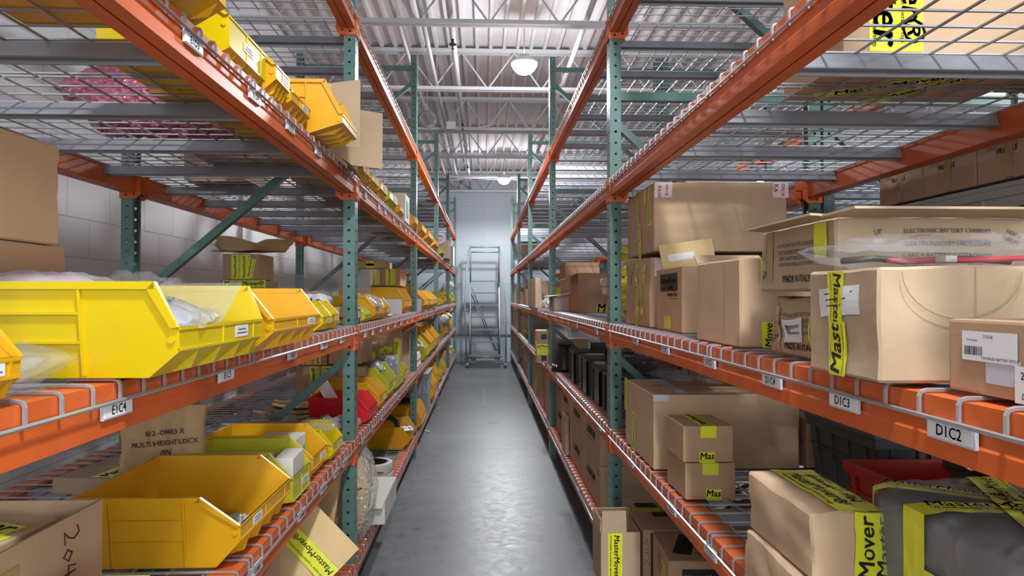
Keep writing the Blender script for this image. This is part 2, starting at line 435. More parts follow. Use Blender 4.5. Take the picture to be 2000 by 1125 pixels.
# ------------------------------------------------------------------ pallet rack: posts with punched holes
def post_mesh(h=3.52):
    """post: x 0..0.05 deep, y 0..0.076 wide, open C towards +x; punched side faces and front"""
    mb = MB(); nz = int(h/HP)
    def cell(P, w, z0, z1, holes):
        # P(a,z)->point, strip width w ; holes=list of (a, z, r, kind)
        if not holes:
            mb.add([P(0, z0), P(w, z0), P(w, z1), P(0, z1)], [(0, 1, 2, 3)]); return
        k = len(holes)
        for i, (a, z, r) in enumerate(holes):
            a0 = 0 if i == 0 else (holes[i-1][0]+a)/2
            a1 = w if i == k-1 else (holes[i+1][0]+a)/2
            hole = [P(a+r*cos(t*pi/4), z+r*1.0*sin(t*pi/4)) for t in range(8)]
            rim = [P(a1, z), P(a1, z1), P(a, z1), P(a0, z1), P(a0, z), P(a0, z0), P(a, z0), P(a1, z0)]
            mb.add(hole+rim, [(t, (t+1) % 8, 8+(t+1) % 8, 8+t) for t in range(8)])
    for i in range(nz):
        z0 = i*HP; z1 = z0+HP; zc = z0+HP*.5
        for y in (0, .076):
            cell(lambda a, z: (a, y, z), .052, z0, z1, [(.027, zc, .0065)])
        cell(lambda a, z: (0, a, z), .076, z0, z1, [(.019, zc, .0065), (.057, zc, .0065)])
        for y0, y1 in ((0, .016), (.06, .076)):
            mb.add([(.052, y0, z0), (.052, y1, z0), (.052, y1, z1), (.052, y0, z1)], [(0, 1, 2, 3)])
    return mb.mesh('post', M['green'], fix=False)
PM = post_mesh()
def mirror_mesh(me):
    m2 = me.copy()
    for v in m2.vertices: v.co.x = -v.co.x
    m2.flip_normals(); return m2
PMm = mirror_mesh(PM)

def frame(x, y, s, label, dep=DEPTH, h=3.52):
    """upright frame; s=+1: rack extends to +x from its aisle face x, s=-1 to -x"""
    e = empty('rack_frame', (x, y, 0)); tag(e, label, 'rack upright frame', 'green upright frames of the pallet racks')
    inst('post', PM if s > 0 else PMm, e, (0, 0, 0))
    inst('post', PMm if s > 0 else PM, e, (s*dep, 0, 0))
    for zz in (.17, 1.25, 2.33, 3.40):
        MB().box(min(s*.045, s*(dep-.045)), max(s*.045, s*(dep-.045)), .022, .054, zz-.02, zz+.02).build('horizontal_strut', M['dgreen'], e)
    for zz in (1.25, 2.33, 3.40):
        MB().bar((s*.04, .038, zz-.13), (s*(dep-.04), .038, zz-.13-.82), .032, .04, (0, 1, 0)).build('diagonal_brace', M['dgreen'], e)
    for xx in (.0, dep-.052):
        MB().box(min(s*xx, s*(xx+.052)), max(s*xx, s*(xx+.052)), -.035, .115, 0, .008).build('footplate', M['dgreen'], e)
    return e

# ------------------------------------------------------------------ shelf beams
def beam_mesh(s, L):
    mb = MB()
    P = [(0, 0), (.066, 0), (.066, -.078), (.036, -.078), (.036, -.070), (.031, -.070), (.031, -.078), (0, -.078), (0, -.052), (.003, -.048), (.003, -.03), (0, -.026)]
    mb.prism([(s*a, b) for a, b in P], 'y', .004, L-.004)
    return mb.mesh('beam_body', M['orange'])
def plate_mesh(s, near):
    """end plate: flange against the post face plus flange the beam is welded to"""
    mb = MB()
    X = lambda a, b: (min(s*a, s*b), max(s*a, s*b))
    if near: y0, y1, yb = -.040, .004, (0, .006)      # near end of the bay: post lies behind (towards -y)
    else: y0, y1, yb = -.004, .040, (-.006, 0)
    x0, x1 = X(-.005, -.001); mb.bevbox(x0, x1, min(y0, yb[0]), max(y1, yb[1]), -.106, .004, .002)
    x0, x1 = X(-.005, .086)
    P = [(-.005, .004), (.086, .004), (.086, -.085), (.066, -.106), (-.005, -.106)]
    mb.prism([(s*a, b) for a, b in P], 'y', yb[0], yb[1])
    for z in (-.012, -.030, -.075, -.095):
        c = (y0+y1)/2+(-.003 if near else .003)
        mb.cyl((s*-.008 if s > 0 else .005, c-.006, z), .0055, .003, 8, axis='x')
        mb.cyl((s*-.008 if s > 0 else .005, c+.008, z-.006), .004, .003, 8, axis='x')
    mb.m = 1
    mb.cyl((s*.022, yb[0]-.0008, -.090), .006, .0078, 10, axis='y'); mb.cyl((s*.058, yb[0]-.0008, -.084), .005, .0078, 10, axis='y')
    return mb.mesh('end_plate', [M['orange'], M['black']])
BM = {s: beam_mesh(s, BAY-.076) for s in (1, -1)}
PL = {(s, n): plate_mesh(s, n) for s in (1, -1) for n in (True, False)}

def beam(x, y, z, s, label, labels=(), group='orange shelf beams of the pallet racks'):
    """beam whose front face is at x; labels: (y offset, width, text)"""
    e = empty('shelf_beam', (x, y+.076, z-.007)); tag(e, label, 'shelf beam', group)
    inst('beam_body', BM[s], e)
    inst('end_plate', PL[(s, True)], e, (0, 0, 0)); inst('end_plate', PL[(s, False)], e, (0, BAY-.076, 0))
    for (ya, w, t) in labels:
        c = ya-(y+.076)
        h = .027 if w > .06 else .036
        zc = -.040 if w > .06 else -.046
        mb = MB(); mb.bevbox(min(-s*.0005, -s*.006), max(-s*.0005, -s*.006), c-w/2, c+w/2, zc-h/2, zc+h/2, .001)
        hold = mb.build('label_holder', M['holder'], e)
        card = MB().box(min(-s*.006, -s*.0068), max(-s*.006, -s*.0068), c-w/2+.003, c+w/2-.003, zc-h/2+.003, zc+h/2-.003)
        cd = card.build('label_card', M['paper'], hold)
        mt = MB()
        U = (0, -s, 0)                     # reading direction seen from the aisle
        if t: put_text(mt, t, (-s*.0073, c, zc), U, (0, 0, 1), height=h*.52, bold=.012)
        else:
            mt.box(min(-s*.0069, -s*.0073), max(-s*.0069, -s*.0073), c-w*.28, c+w*.28, zc+.002, zc+.005)
            mt.box(min(-s*.0069, -s*.0073), max(-s*.0069, -s*.0073), c-w*.32, c+w*.2, zc-.006, zc-.004)
        mt.build('label_text', M['ink'], hold, fix=False)
    return e

# ------------------------------------------------------------------ wire decks
def deck_mesh(s, W, dep=DEPTH):
    r = .0032; mb = MB(); n = 19
    for i in range(n):
        y = .012+(W-.024)*i/(n-1)
        pts = [(-.0045, y, -.034), (-.0045, y, -.008), (-.002, y, -.002), (.006, y, 0), (dep-.006, y, 0), (dep+.002, y, -.002), (dep+.0045, y, -.008), (dep+.0045, y, -.034)]
        mb.tube([(s*a, b, c-r) for a, b, c in pts], r, 5)
    for i in range(11):
        xx = .075+(dep-.15)*i/10
        mb.tube([(s*xx, .004, -3*r), (s*xx, W-.004, -3*r)], r, 5)
    for xx in (-.0045-2*r*.9, dep+.0045+2*r*.9):
        mb.tube([(s*xx, .004, -.034), (s*xx, W-.004, -.034)], r*1.1, 5)
    return mb.mesh('wire_mesh', M['wire'])
def chan_mesh(s, dep=DEPTH):
    mb = MB(); t = .0018
    prof = [(-.016, 0), (.016, 0), (.030, -.036), (.030-.008, -.038), (.022, -.036), (.014, -.004), (-.014, -.004), (-.022, -.036), (-.022, -.038), (-.030, -.036)]
    pts = [(a, b-.0135) for a, b in prof]
    n = len(pts)
    x0, x1 = s*.068, s*(dep-.068)
    mb.prism(pts, 'x', min(x0, x1), max(x0, x1))
    # flattened ends that sit on the beams
    mb.box(min(s*.012, s*.07), max(s*.012, s*.07), -.014, .014, -.0135, -.0105); mb.box(min(s*(dep-.07), s*(dep-.012)), max(s*(dep-.07), s*(dep-.012)), -.014, .014, -.0135, -.0105)
    return mb.mesh('support_channel', M['channel'])
WD = (BAY-.076)/2-.004
DM = {(s, d): deck_mesh(s, WD, d) for s, d in ((-1, DEPTH), (1, DEPTH_R))}
CM = {(s, d): chan_mesh(s, d) for s, d in ((-1, DEPTH), (1, DEPTH_R))}
def deck(x, y, z, s, label, dep):
    e = empty('wire_deck', (x, y, z)); tag(e, label, 'wire shelf deck', 'wire decks lying on the shelf beams')
    inst('wire_mesh', DM[(s, dep)], e)
    for k in range(3): inst('support_channel', CM[(s, dep)], e, (0, .23+.477*k, 0))
    return e

LV = {'A': 'lowest', 'B': 'second', 'C': 'waist-high third', 'D': 'fourth', 'E': 'topmost'}
BN = ['nearest', 'second', 'third', 'fourth', 'farthest']
def rack(x, s, Z, side, bays, levels, posts, labels={}, skip=(), dep=DEPTH):
    for k in posts:
        frame(x, YP[k], s, 'green punched upright frame of the %s, %s from the camera' % (side, ['beside the camera, first', 'second', 'third', 'fourth', 'fifth', 'sixth'][k]), dep)
    for b in bays:
        for lv in levels:
            if (lv, b) in skip: continue
            for r in (0, 1):
                xx = x if r == 0 else x+s*dep
                ss = s if r == 0 else -s
                beam(xx, YP[b], Z[lv], ss, 'orange %s beam, %s level, %s bay of the %s' % (('aisle-side', 'rear')[r], LV[lv], BN[b], side), labels.get((lv, b), ()) if r == 0 else ())
            for h in (0, 1):
                deck(x, YP[b]+.078+h*(BAY-.076)/2, Z[lv], s, '%s half wire deck, %s level, %s bay, %s' % (('near', 'far')[h], LV[lv], BN[b], side), dep)

def rowlab(ys, w, t=None): return [(y, w, t) for y in ys]
LAB_L = {('C', 0): [(1.145, .09, 'E1C4'), (1.62, .09, 'E1C5'), (2.17, .09, 'E1C6'), (2.6, .09, 'E1C7'), (2.93, .07, 'E1C8'), (.55, .09, 'E1C3')],
         ('D', 0): [(1.43, .09, 'E1D3'), (1.81, .09, 'E1D4'), (2.14, .09, 'E1D5'), (2.5, .09, 'E1D6')],
         ('B', 0): [(1.84, .09, 'E1B5'), (2.29, .09, 'E1B6'), (2.60, .09, None), (2.82, .09, None), (3.0, .09, None), (1.4, .09, None)],
         ('C', 1): rowlab([3.5, 3.74, 4.03, 4.33, 4.66, 5.0, 5.4, 5.75], .055), ('B', 1): rowlab([3.45, 3.75, 4.1, 4.5, 4.9, 5.4, 5.8], .07),
         ('D', 1): rowlab([3.5, 3.95, 4.2, 4.6, 4.95, 5.3, 5.55, 5.9], .055), ('C', 2): rowlab([6.5, 6.9, 7.3, 7.7, 8.2], .055)}
LAB_R = {('C', 0): [(.855, .09, 'D1C2'), (1.115, .09, 'D1C3'), (1.40, .09, 'D1C4'), (1.79, .085, 'D1C5'), (2.23, .085, None), (2.67, .085, None)],
         ('B', 0): [(1.79, .09, None), (2.16, .09, None), (2.76, .09, None), (1.2, .09, None)],
         ('C', 1): rowlab([3.6, 4.35, 4.8, 5.2, 5.6], .06), ('B', 1): rowlab([3.5, 3.95, 4.5, 5.0, 5.5], .07),
         ('A', 1): rowlab([3.6, 4.3, 5.0], .07), ('C', 2): rowlab([6.5, 6.9, 7.4, 8.0], .055)}
rack(-XF, -1, ZL, 'left rack', range(0, 5), 'ABCDE', range(0, 6), LAB_L)
rack(XF, 1, ZR, 'right rack', range(0, 5), 'ABCDE', range(0, 6), LAB_R, dep=DEPTH_R)
XR2 = XF+DEPTH_R+.014
rack(XR2, 1, ZR, 'rear rack behind the right rack', range(0, 5), 'BCDE', range(1, 6), skip=[('D', 0)], dep=DEPTH_R)
# ================================================================== builders of the goods
TAPE_BIG = 'MasterMover®'
TAPE_SMALL = 'World leader in pedestrian operated tugs'

class Warp:
    """gentle dents of a used carton: same function moves board, tape and print"""
    def __init__(s, size, amt=.0, bulge=.0, seed=0, sag=0.0):
        s.a = amt; s.b = bulge; s.s = Vector((seed*3.1, seed*1.7, seed*.9)); s.z = size; s.sag = sag
    def __call__(s, p):
        if s.a == 0 and s.b == 0 and s.sag == 0: return p
        X, Y, Z = s.z
        u = max(-1, min(1, 2*p.x/X)); v = max(-1, min(1, 2*p.y/Y)); t = max(0, min(1, p.z/Z))
        q = Vector(p)
        k = (1-u*u); l = (1-v*v); m = 4*t*(1-t)
        q.x += s.b*u*l*m; q.y += s.b*v*k*m; q.z += s.b*(2*t-1)*k*l if t > .5 else 0
        q.z -= s.sag*t*(.5+.5*u*v)
        if s.a:
            n = noise.noise_vector(p*7+s.s)+noise.noise_vector(p*21+s.s)*.5
            r = 1-abs(noise.noise(p*11+s.s*2))*3
            n += Vector((math.copysign(1, p.x)*(abs(p.x)/X > .4), math.copysign(1, p.y)*(abs(p.y)/Y > .4), 0))*(-.7*max(0, r))
            q += n*s.a*min(1, t*6+.05)
        return q

def carton(name, label, x0, x1, y0, y1, z0, z1, m='card', cat='box', rz=0, warp=0, bulge=0, sag=0, seed=0, group=None,
           items=(), flaps=(), seam=None, open_top=False, edge=.004, rx=0, ry=0, plain_body=False):
    """cardboard box given by its world extents (before the turn rz about its centre).
    items: (kind, face, u, v, w, h, angle, opts) stuck or printed on a face"""
    sx, sy, sz = x1-x0, y1-y0, z1-z0
    e = empty(name, ((x0+x1)/2, (y0+y1)/2, z0), rz, rx, ry); tag(e, label, cat, group)
    W = Warp((sx, sy, sz), warp, bulge, seed+1, sag)
    hx, hy = sx/2, sy/2
    FR = {'x-': ((-hx, 0, sz/2), (0, -1, 0), (0, 0, 1), (-1, 0, 0), sy, sz), 'x+': ((hx, 0, sz/2), (0, 1, 0), (0, 0, 1), (1, 0, 0), sy, sz),
          'y-': ((0, -hy, sz/2), (1, 0, 0), (0, 0, 1), (0, -1, 0), sx, sz), 'y+': ((0, hy, sz/2), (-1, 0, 0), (0, 0, 1), (0, 1, 0), sx, sz),
          'top': ((0, 0, sz), (1, 0, 0), (0, 1, 0), (0, 0, 1), sx, sy), 'bot': ((0, 0, 0), (1, 0, 0), (0, -1, 0), (0, 0, -1), sx, sy)}
    mb = MB()
    dense = warp or bulge or sag
    if open_top:
        t = .005
        for a in ((-hx, hx, -hy, -hy+t), (-hx, hx, hy-t, hy), (-hx, -hx+t, -hy+t, hy-t), (hx-t, hx, -hy+t, hy-t)):
            mb.box(a[0], a[1], a[2], a[3], 0, sz)
        mb.box(-hx+t, hx-t, -hy+t, hy-t, .001, .006)
    elif dense:
        bm = bmesh.new(); bmesh.ops.create_cube(bm, size=1)
        for v in bm.verts: v.co = Vector((v.co.x*sx, v.co.y*sy, (v.co.z+.5)*sz))
        bmesh.ops.bevel(bm, geom=bm.edges[:], offset=min(edge, .004), segments=1, affect='EDGES')
        bmesh.ops.subdivide_edges(bm, edges=[d for d in bm.edges if d.calc_length() > .05], cuts=9, use_grid_fill=True)
        bm.verts.index_update()
        mb.add([v.co[:] for v in bm.verts], [[v.index for v in f.verts] for f in bm.faces]); bm.free()
        mb.map(W)
    else: mb.bevbox(-hx, hx, -hy, hy, 0, sz, edge)
    mb.build('carton_body', M[m], e, smooth=bool(dense), sharp=32 if dense else None)
    # closing seam on top: 'x' runs along x, 'y' along y ; also a side seam line
    def strip(O, U, V, N, w, h, off, th, mm, nm, parent, nu=6, nv=4):
        s = MB()
        nu = nu if dense else 1; nv = nv if dense else 1
        s.grid(lambda a, b: W(O+U*((a-.5)*w)+V*((b-.5)*h))+N*(off+th), nu, nv)
        s.grid(lambda a, b: W(O+U*((a-.5)*w)+V*((b-.5)*h))+N*(off), nu, nv)
        # close the rim
        P = [O-U*w/2-V*h/2, O+U*w/2-V*h/2, O+U*w/2+V*h/2, O-U*w/2+V*h/2]
        for i in range(4):
            a, b = P[i], P[(i+1) % 4]
            s.add([W(a)+N*off, W(b)+N*off, W(b)+N*(off+th), W(a)+N*(off+th)], [(0, 1, 2, 3)])
        return s.build(nm, M[mm], parent, fix=False)
    if seam and not open_top:
        O, U, V, N = (Vector(q) for q in FR['top'][:4])
        if seam == 'x': strip(O, U, V, N, sx*.98, .002, .0, .0008, 'grey ink', 'flap_seam', e)
        else: strip(O, U, V, N, .002, sy*.98, .0, .0008, 'grey ink', 'flap_seam', e)
    for it in items:
        kind, face, u, v, w_, h_, ang = it[:7]; op = it[7] if len(it) > 7 else {}
        C, U0, V0, N, fw, fh = FR[face]; C, U0, V0, N = Vector(C), Vector(U0), Vector(V0), Vector(N)
        O = C+U0*(u*fw/2)+V0*(v*fh/2)
        ca, sa = cos(radians(ang)), sin(radians(ang))
        U = U0*ca+V0*sa; V = V0*ca-U0*sa
        off = (.002 if dense else .0012)+op.get('lift', 0)*.0008
        if kind == 'tape':                      # w_ length along U, h_ width
            tp = strip(O, U, V, N, w_, h_, off, .0004, op.get('m', 'tape'), 'packing_tape', e)
            if op.get('text', True):
                s = MB(); n = max(1, int(w_/(h_*4.6)+.35)); stepu = w_/n
                for k in range(n):
                    c = O+U*(-w_/2+stepu*(k+.5))
                    tw = min(stepu*.92, h_*4.3)
                    flip = -1 if op.get('flip') else 1
                    WW = lambda p: W(p)+N*(off+.0009)
                    put_text(s, TAPE_BIG if not op.get('part') else op['part'], c+V*(h_*.13*flip), U*flip, V*flip, width=tw, bold=.02, shear=.15, warp=WW)
                    put_text(s, TAPE_SMALL, c-V*(h_*.33*flip), U*flip, V*flip, width=tw, bold=.01, warp=WW)
                s.build('tape_print', M['ink'], tp, fix=False)
        elif kind == 'label':
            lb = strip(O, U, V, N, w_, h_, off+.0006, .0003, op.get('m', 'paper'), 'label', e)
            s = MB(); WW = lambda p: W(p)+N*(off+.0012)
            def rect(cx, cy, ww, hh):
                c = O+U*(cx*w_)+V*(cy*h_); s.add([WW(c-U*ww*w_/2-V*hh*h_/2), WW(c+U*ww*w_/2-V*hh*h_/2), WW(c+U*ww*w_/2+V*hh*h_/2), WW(c-U*ww*w_/2+V*hh*h_/2)], [(0, 1, 2, 3)])
            st = op.get('style', 'lines')
            if 'bar' in st:
                rnd = random.Random(5); xx = op.get('bx', -.40)
                while xx < op.get('bx', -.40)+op.get('bw', .36):
                    q = rnd.choice((.006, .01, .016)); rect(xx, op.get('by', -.08), q, op.get('bh', .32)); xx += q+rnd.choice((.007, .012))
            if 'lines' in st:
                for k in range(3): rect(-.05*k, .3-.22*k, .7-.15*k, .05)
            for tx in op.get('texts', ()):
                put_text(s, tx[0], O+U*(tx[1]*w_)+V*(tx[2]*h_), U, V, height=tx[3]*h_, bold=.008, warp=WW)
            s.build('label_print', M['ink'], lb, fix=False)
        elif kind == 'print':                   # text printed straight on the board; op: text, m
            s = MB(); WW = lambda p: W(p)+N*((.0019 if dense else .0007)+op.get('lift', 0)*.0008)
            put_text(s, op['text'], O, U, V, width=w_ if w_ else None, height=h_ if h_ else None, bold=op.get('bold', .01), shear=op.get('shear', 0), warp=WW)
            s.build('printed_text', M[op.get('m', 'grey ink')], e, fix=False)
        elif kind == 'block':                   # solid printed block with pale lettering
            s = MB(); s.add([W(O+U*(a*w_/2)+V*(b*h_/2))+N*.0008 for a, b in ((-1, -1), (1, -1), (1, 1), (-1, 1))], [(0, 1, 2, 3)])
            bk = s.build('printed_block', M['ink'], e, fix=False)
            s = MB()
            for tx in op.get('texts', ()):
                put_text(s, tx[0], O+U*(tx[1]*w_)+V*(tx[2]*h_), U, V, width=tx[3]*w_, bold=tx[4] if len(tx) > 4 else .015, warp=lambda p: W(p)+N*.0013)
            if s.v: s.build('block_lettering', M[op.get('m', 'card2')], bk, fix=False)
        elif kind == 'arrows':                  # two upright arrows over a bar
            s = MB(); WW = lambda p: W(p)+N*(.0018 if dense else .0008)
            def poly(pts): s.add([WW(O+U*(a*w_)+V*(b*h_)) for a, b in pts], [tuple(range(len(pts)))])
            for dx in op.get('dx', (-.22, .22)):
                poly([(dx-.06, -.35), (dx+.06, -.35), (dx+.06, .15), (dx-.06, .15)]); poly([(dx-.17, .12), (dx+.17, .12), (dx, .5)])
            poly([(-.4, -.46), (.4, -.46), (.4, -.40), (-.4, -.40)])
            if op.get('frame'):
                for a, b, c, d in ((-.5, -.6, .5, -.57), (-.5, .57, .5, .6), (-.5, -.6, -.47, .6), (.47, -.6, .5, .6)): poly([(a, b), (c, b), (c, d), (a, d)])
            s.build('printed_symbol', M['grey ink'], e, fix=False)
        elif kind == 'umbrella':
            s = MB(); WW = lambda p: W(p)+N*.0008
            s.add([WW(O+U*(.3*w_*cos(pi*k/10))+V*(.34*h_*sin(pi*k/10))) for k in range(11)], [tuple(range(11))])
            s.add([WW(O+U*(a*w_)+V*(b*h_)) for a, b in ((-.02, -.35), (.02, -.35), (.02, 0), (-.02, 0))], [(0, 1, 2, 3)])
            for a, b, c, d in ((-.5, -.6, .5, -.57), (-.5, .57, .5, .6), (-.5, -.6, -.47, .6), (.47, -.6, .5, .6)): s.add([WW(O+U*(p*w_)+V*(q*h_)) for p, q in ((a, b), (c, b), (c, d), (a, d))], [(0, 1, 2, 3)])
            s.build('printed_symbol', M['grey ink'], e, fix=False)
        elif kind == 'line':                    # crease or printed line
            s = MB(); s.add([W(O+U*(a*w_/2)+V*(b*h_/2))+N*.0006 for a, b in ((-1, -1), (1, -1), (1, 1), (-1, 1))], [(0, 1, 2, 3)])
            s.build('board_crease', M[op.get('m', 'cardin')], e, fix=False)
        elif kind == 'pen':                     # handwriting: polyline points in units of (w_,h_)
            s = MB()
            for st in op['strokes']:
                s.tube([W(O+U*(a*w_)+V*(b*h_))+N*.001 for a, b in st], op.get('r', .0013), 5)
            s.build('handwriting', M['marker'], e)
    for fl in flaps:                            # (edge, length, angle from upright outward (deg), [along offset, along width])
        side, ln, an = fl[:3]
        C, U0, V0, N, fw, fh = FR[side]; U0, N = Vector(U0), Vector(N)
        ww = fl[4] if len(fl) > 4 else fw*.985; c0 = fl[3] if len(fl) > 3 else 0
        hinge = Vector(C)+Vector((0, 0, sz/2))+U0*c0
        d = Vector((0, 0, 1))*cos(radians(an))+N*sin(radians(an))
        nn = d.cross(U0).normalized(); t = .004
        wv = fl[5] if len(fl) > 5 else 0
        s = MB()
        nu, nv = (8, 5) if wv else (1, 1)
        f = lambda k: (lambda a, b: hinge+U0*((a-.5)*ww*(1-.03*b))+d*(b*ln)+nn*(k*t+wv*sin(a*pi)*b*b))
        s.grid(f(0), nu, nv); s.grid(f(1), nu, nv)
        A = [(0, 0), (1, 0), (1, 1), (0, 1)]
        for i in range(4):
            (a0, b0), (a1, b1) = A[i], A[(i+1) % 4]; K = 8 if wv else 1
            for k in range(K):
                p, q = k/K, (k+1)/K
                s.add([f(0)(a0+(a1-a0)*p, b0+(b1-b0)*p), f(0)(a0+(a1-a0)*q, b0+(b1-b0)*q), f(1)(a0+(a1-a0)*q, b0+(b1-b0)*q), f(1)(a0+(a1-a0)*p, b0+(b1-b0)*p)], [(0, 1, 2, 3)])
        s.build('flap', M[m], e, fix=True)
    return e

# ------------------------------------------------------------------ stacking bins
def bin_mesh(L, W, H, dt=.05, db=.05, lt=.52, lb=.27, style=0):
    """hopper-front bin: origin bottom centre of the back, front towards +x"""
    mb = MB(); t = .0032
    out = [(0, 0), (L-db, 0), (L, lb*H), (L, lt*H-.0008), (L-dt, H-.0008), (0, H-.0008)]
    dr = lambda v: Vector((v.x, v.y*(1-.09*(1-v.z/H)), v.z))
    for s in (-1, 1):
        y0 = s*W/2; y1 = s*(W/2-t)
        # side wall
        mb.prism([(a, b) for a, b in out], 'y', min(y0, y1), max(y0, y1))
    mb.box(0, t, -W/2+t, W/2-t, 0, H-.001)
    mb.box(t, L-db, -W/2+t, W/2-t, 0, t)
    def slab(p, q, n=(0, 0)):
        mb.add([(p[0], -W/2+t, p[1]), (q[0], -W/2+t, q[1]), (q[0], W/2-t, q[1]), (p[0], W/2-t, p[1]),
                (p[0]-t, -W/2+t, p[1]+t*.3), (q[0]-t, -W/2+t, q[1]), (q[0]-t, W/2-t, q[1]), (p[0]-t, W/2-t, p[1]+t*.3)],
               [(0, 1, 2, 3), (7, 6, 5, 4), (0, 4, 5, 1), (1, 5, 6, 2), (2, 6, 7, 3), (3, 7, 4, 0)])
    slab((L-db, 0), (L, lb*H)); slab((L, lb*H), (L, lt*H))
    # thick rim along the side tops, the sloping front edge and the lip
    rw = min(.012, H*.09)
    for s in (-1, 1):
        a, b = s*(W/2-t-.0007), s*(W/2+rw*.55); ya, yb = min(a, b), max(a, b)
        mb.box(-rw*.4, L-dt, ya, yb, H-rw, H)
        d = Vector((dt, 0, lt*H-H)).normalized(); nx, nz = -d.z, d.x
        k = rw
        mb.prism([(L-dt, H), (L, lt*H), (L-k*nx, lt*H-k*.2), (L-dt-k, H-k)], 'y', ya, yb)
        yc = s*(W/2+rw*.3)
        # stiffening ribs on the outside
        p = sorted((s*(W/2-.001), s*(W/2+rw*.55-.0008)))
        if L > .18:
            xs = (L*.22, L*.66) if style == 0 else (L*.12, L*.5, L*.8)
            for xx in xs: mb.box(xx, xx+.0045, p[0], p[1], .004, H-rw)
            for q in ((.36, .66) if style == 0 else (.5,)):
                mb.box(xs[0], xs[1], p[0], p[1], H*q, H*q+.004)
        mb.cyl((L-.012, s*(W/2-.004) if s > 0 else -W/2-.0035, lt*H-.02), .006, .0075, 10, axis='y') if H > .1 else None
    mb.box(-rw*.4, t+.0007, -W/2, W/2, H-rw, H)
    mb.box(L-t, L+.002, -W/2, W/2, lt*H-.005, lt*H); mb.box(L-t, L+.002, -W/2, W/2, lb*H, lb*H+.004)
    # label pocket frame and web in the hopper front
    mb.box(L, L+.0018, -W*.05, -W*.05+.004, lb*H, lt*H)
    mb.box(L, L+.0018, W*.36, W*.36+.004, lb*H, lt*H)
    for q in (-.3, -.05, .2, .42):
        mb.add([(L-db, W*q, .001), (L-db*.05, W*q, lb*H*.95), (L-db*.05, W*q+.004, lb*H*.95), (L-db, W*q+.004, .001), (L-db*.35, W*q+.002, lb*H*.2)], [(0, 1, 4), (1, 2, 4), (2, 3, 4), (3, 0, 4)])
    mb.map(dr)
    return mb

def bin_(label, m, xl, y0, W, z, L, H, group=None, name='storage_bin', rz=0, front=1, card=True, cardpos=.14, inverted=False, **k):
    """xl: x of the lip, y0: near side, W: width along the aisle"""
    mb = bin_mesh(L, W, H, **k)
    e = empty(name, (xl-front*L, y0+W/2, z), rz+(0 if front > 0 else pi)); tag(e, label, 'bin', group)
    mb.build('bin_body', M[m], e)
    lt, lb = k.get('lt', .52), k.get('lb', .27)
    if card:
        zc = (lt+lb)/2*H; h = min(.022, (lt-lb)*H*.6); ww = min(.07, W*.3)
        c = MB().box(L+.0006, L+.0014, W*cardpos-ww/2, W*cardpos+ww/2, zc-h/2, zc+h/2).build('label_card', M['paper'], e)
        t = MB().box(L+.0015, L+.0018, W*cardpos-ww*.3, W*cardpos+ww*.3, zc+h*.1, zc+h*.2).box(L+.0015, L+.0018, W*cardpos-ww*.4, W*cardpos+ww*.4, zc-h*.22, zc-h*.12)
        t.build('label_print', M['grey ink'], c)
    return e

# ------------------------------------------------------------------ bags, envelopes, loose goods
def bag(name, label, c, size, rz=0, seed=0, m='bag', cat='bag', rx=0, ry=0, n=22, crumple=.35, fill=None, group=None, flat=.9, items=()):
    """crumpled pillow of film: size (x,y,z); fill = material of what is inside"""
    X, Y, Z = size
    sd = Vector((seed*5.3, seed*2.1, seed*7.7))
    def P(sign, k=1.0, amt=1.0):
        def f(u, v):
            a, b = u*2-1, v*2-1
            th = (max(0, 1-abs(a)**3)*max(0, 1-abs(b)**3))**.5
            p = Vector((a*X/2*k, b*Y/2*k, 0))
            q = p*14+sd
            cz = 1-abs(noise.noise(q*1.1))*2.6-abs(noise.noise(q*2.6+sd))*.9
            h = th*Z/2*k*(flat+.25*noise.noise(q*.6))
            wob = Vector((noise.noise(q+Vector((3, 0, 0))), noise.noise(q+Vector((0, 9, 0))), 0))*.03*min(X, Y)*2*amt
            edge = noise.noise(q*.7+Vector((4, 4, 4)))*Z*.35*crumple*(1-th)*2
            return p+wob*crumple*2+Vector((0, 0, sign*h*(1+crumple*1.3*(cz-.3))+edge+Z*crumple*.18*noise.noise(q*2.2)*sign))
        return f
    e = empty(name, c, rz, rx, ry); tag(e, label, cat, group)
    n = int(n*1.7)
    s = MB().grid(P(1), n, n).grid(P(-1), n, n)
    s.build('film_skin', M[m], e, smooth=True, fix=False)
    if fill:
        s = MB().grid(P(1, .78, .2), n//2, n//2).grid(P(-1, .78, .2), n//2, n//2)
        s.build('bag_contents', M[fill], e, smooth=True)
    for (txt, u, v, hh, mm, ang) in items:
        s = MB(); f = P(1)
        U = Vector((cos(ang), sin(ang), 0)); V = Vector((-sin(ang), cos(ang), 0))
        def wp(p):
            uu = min(.97, max(.03, p.x/X+.5)); vv = min(.97, max(.03, p.y/Y+.5)); g = f(uu, vv); return Vector((g.x, g.y, g.z+.003))
        if txt.startswith('#'): s.grid(lambda a, b: wp(Vector((u*X, v*Y, 0))+U*((a-.5)*hh*2.2)+V*((b-.5)*hh)), 8, 5)
        else: put_text(s, txt, (u*X, v*Y, 0), U, V, height=hh, bold=.02, warp=wp)
        s.build('printed_patch' if txt.startswith('#') else 'printed_text', M[mm], e, fix=False)
    return e

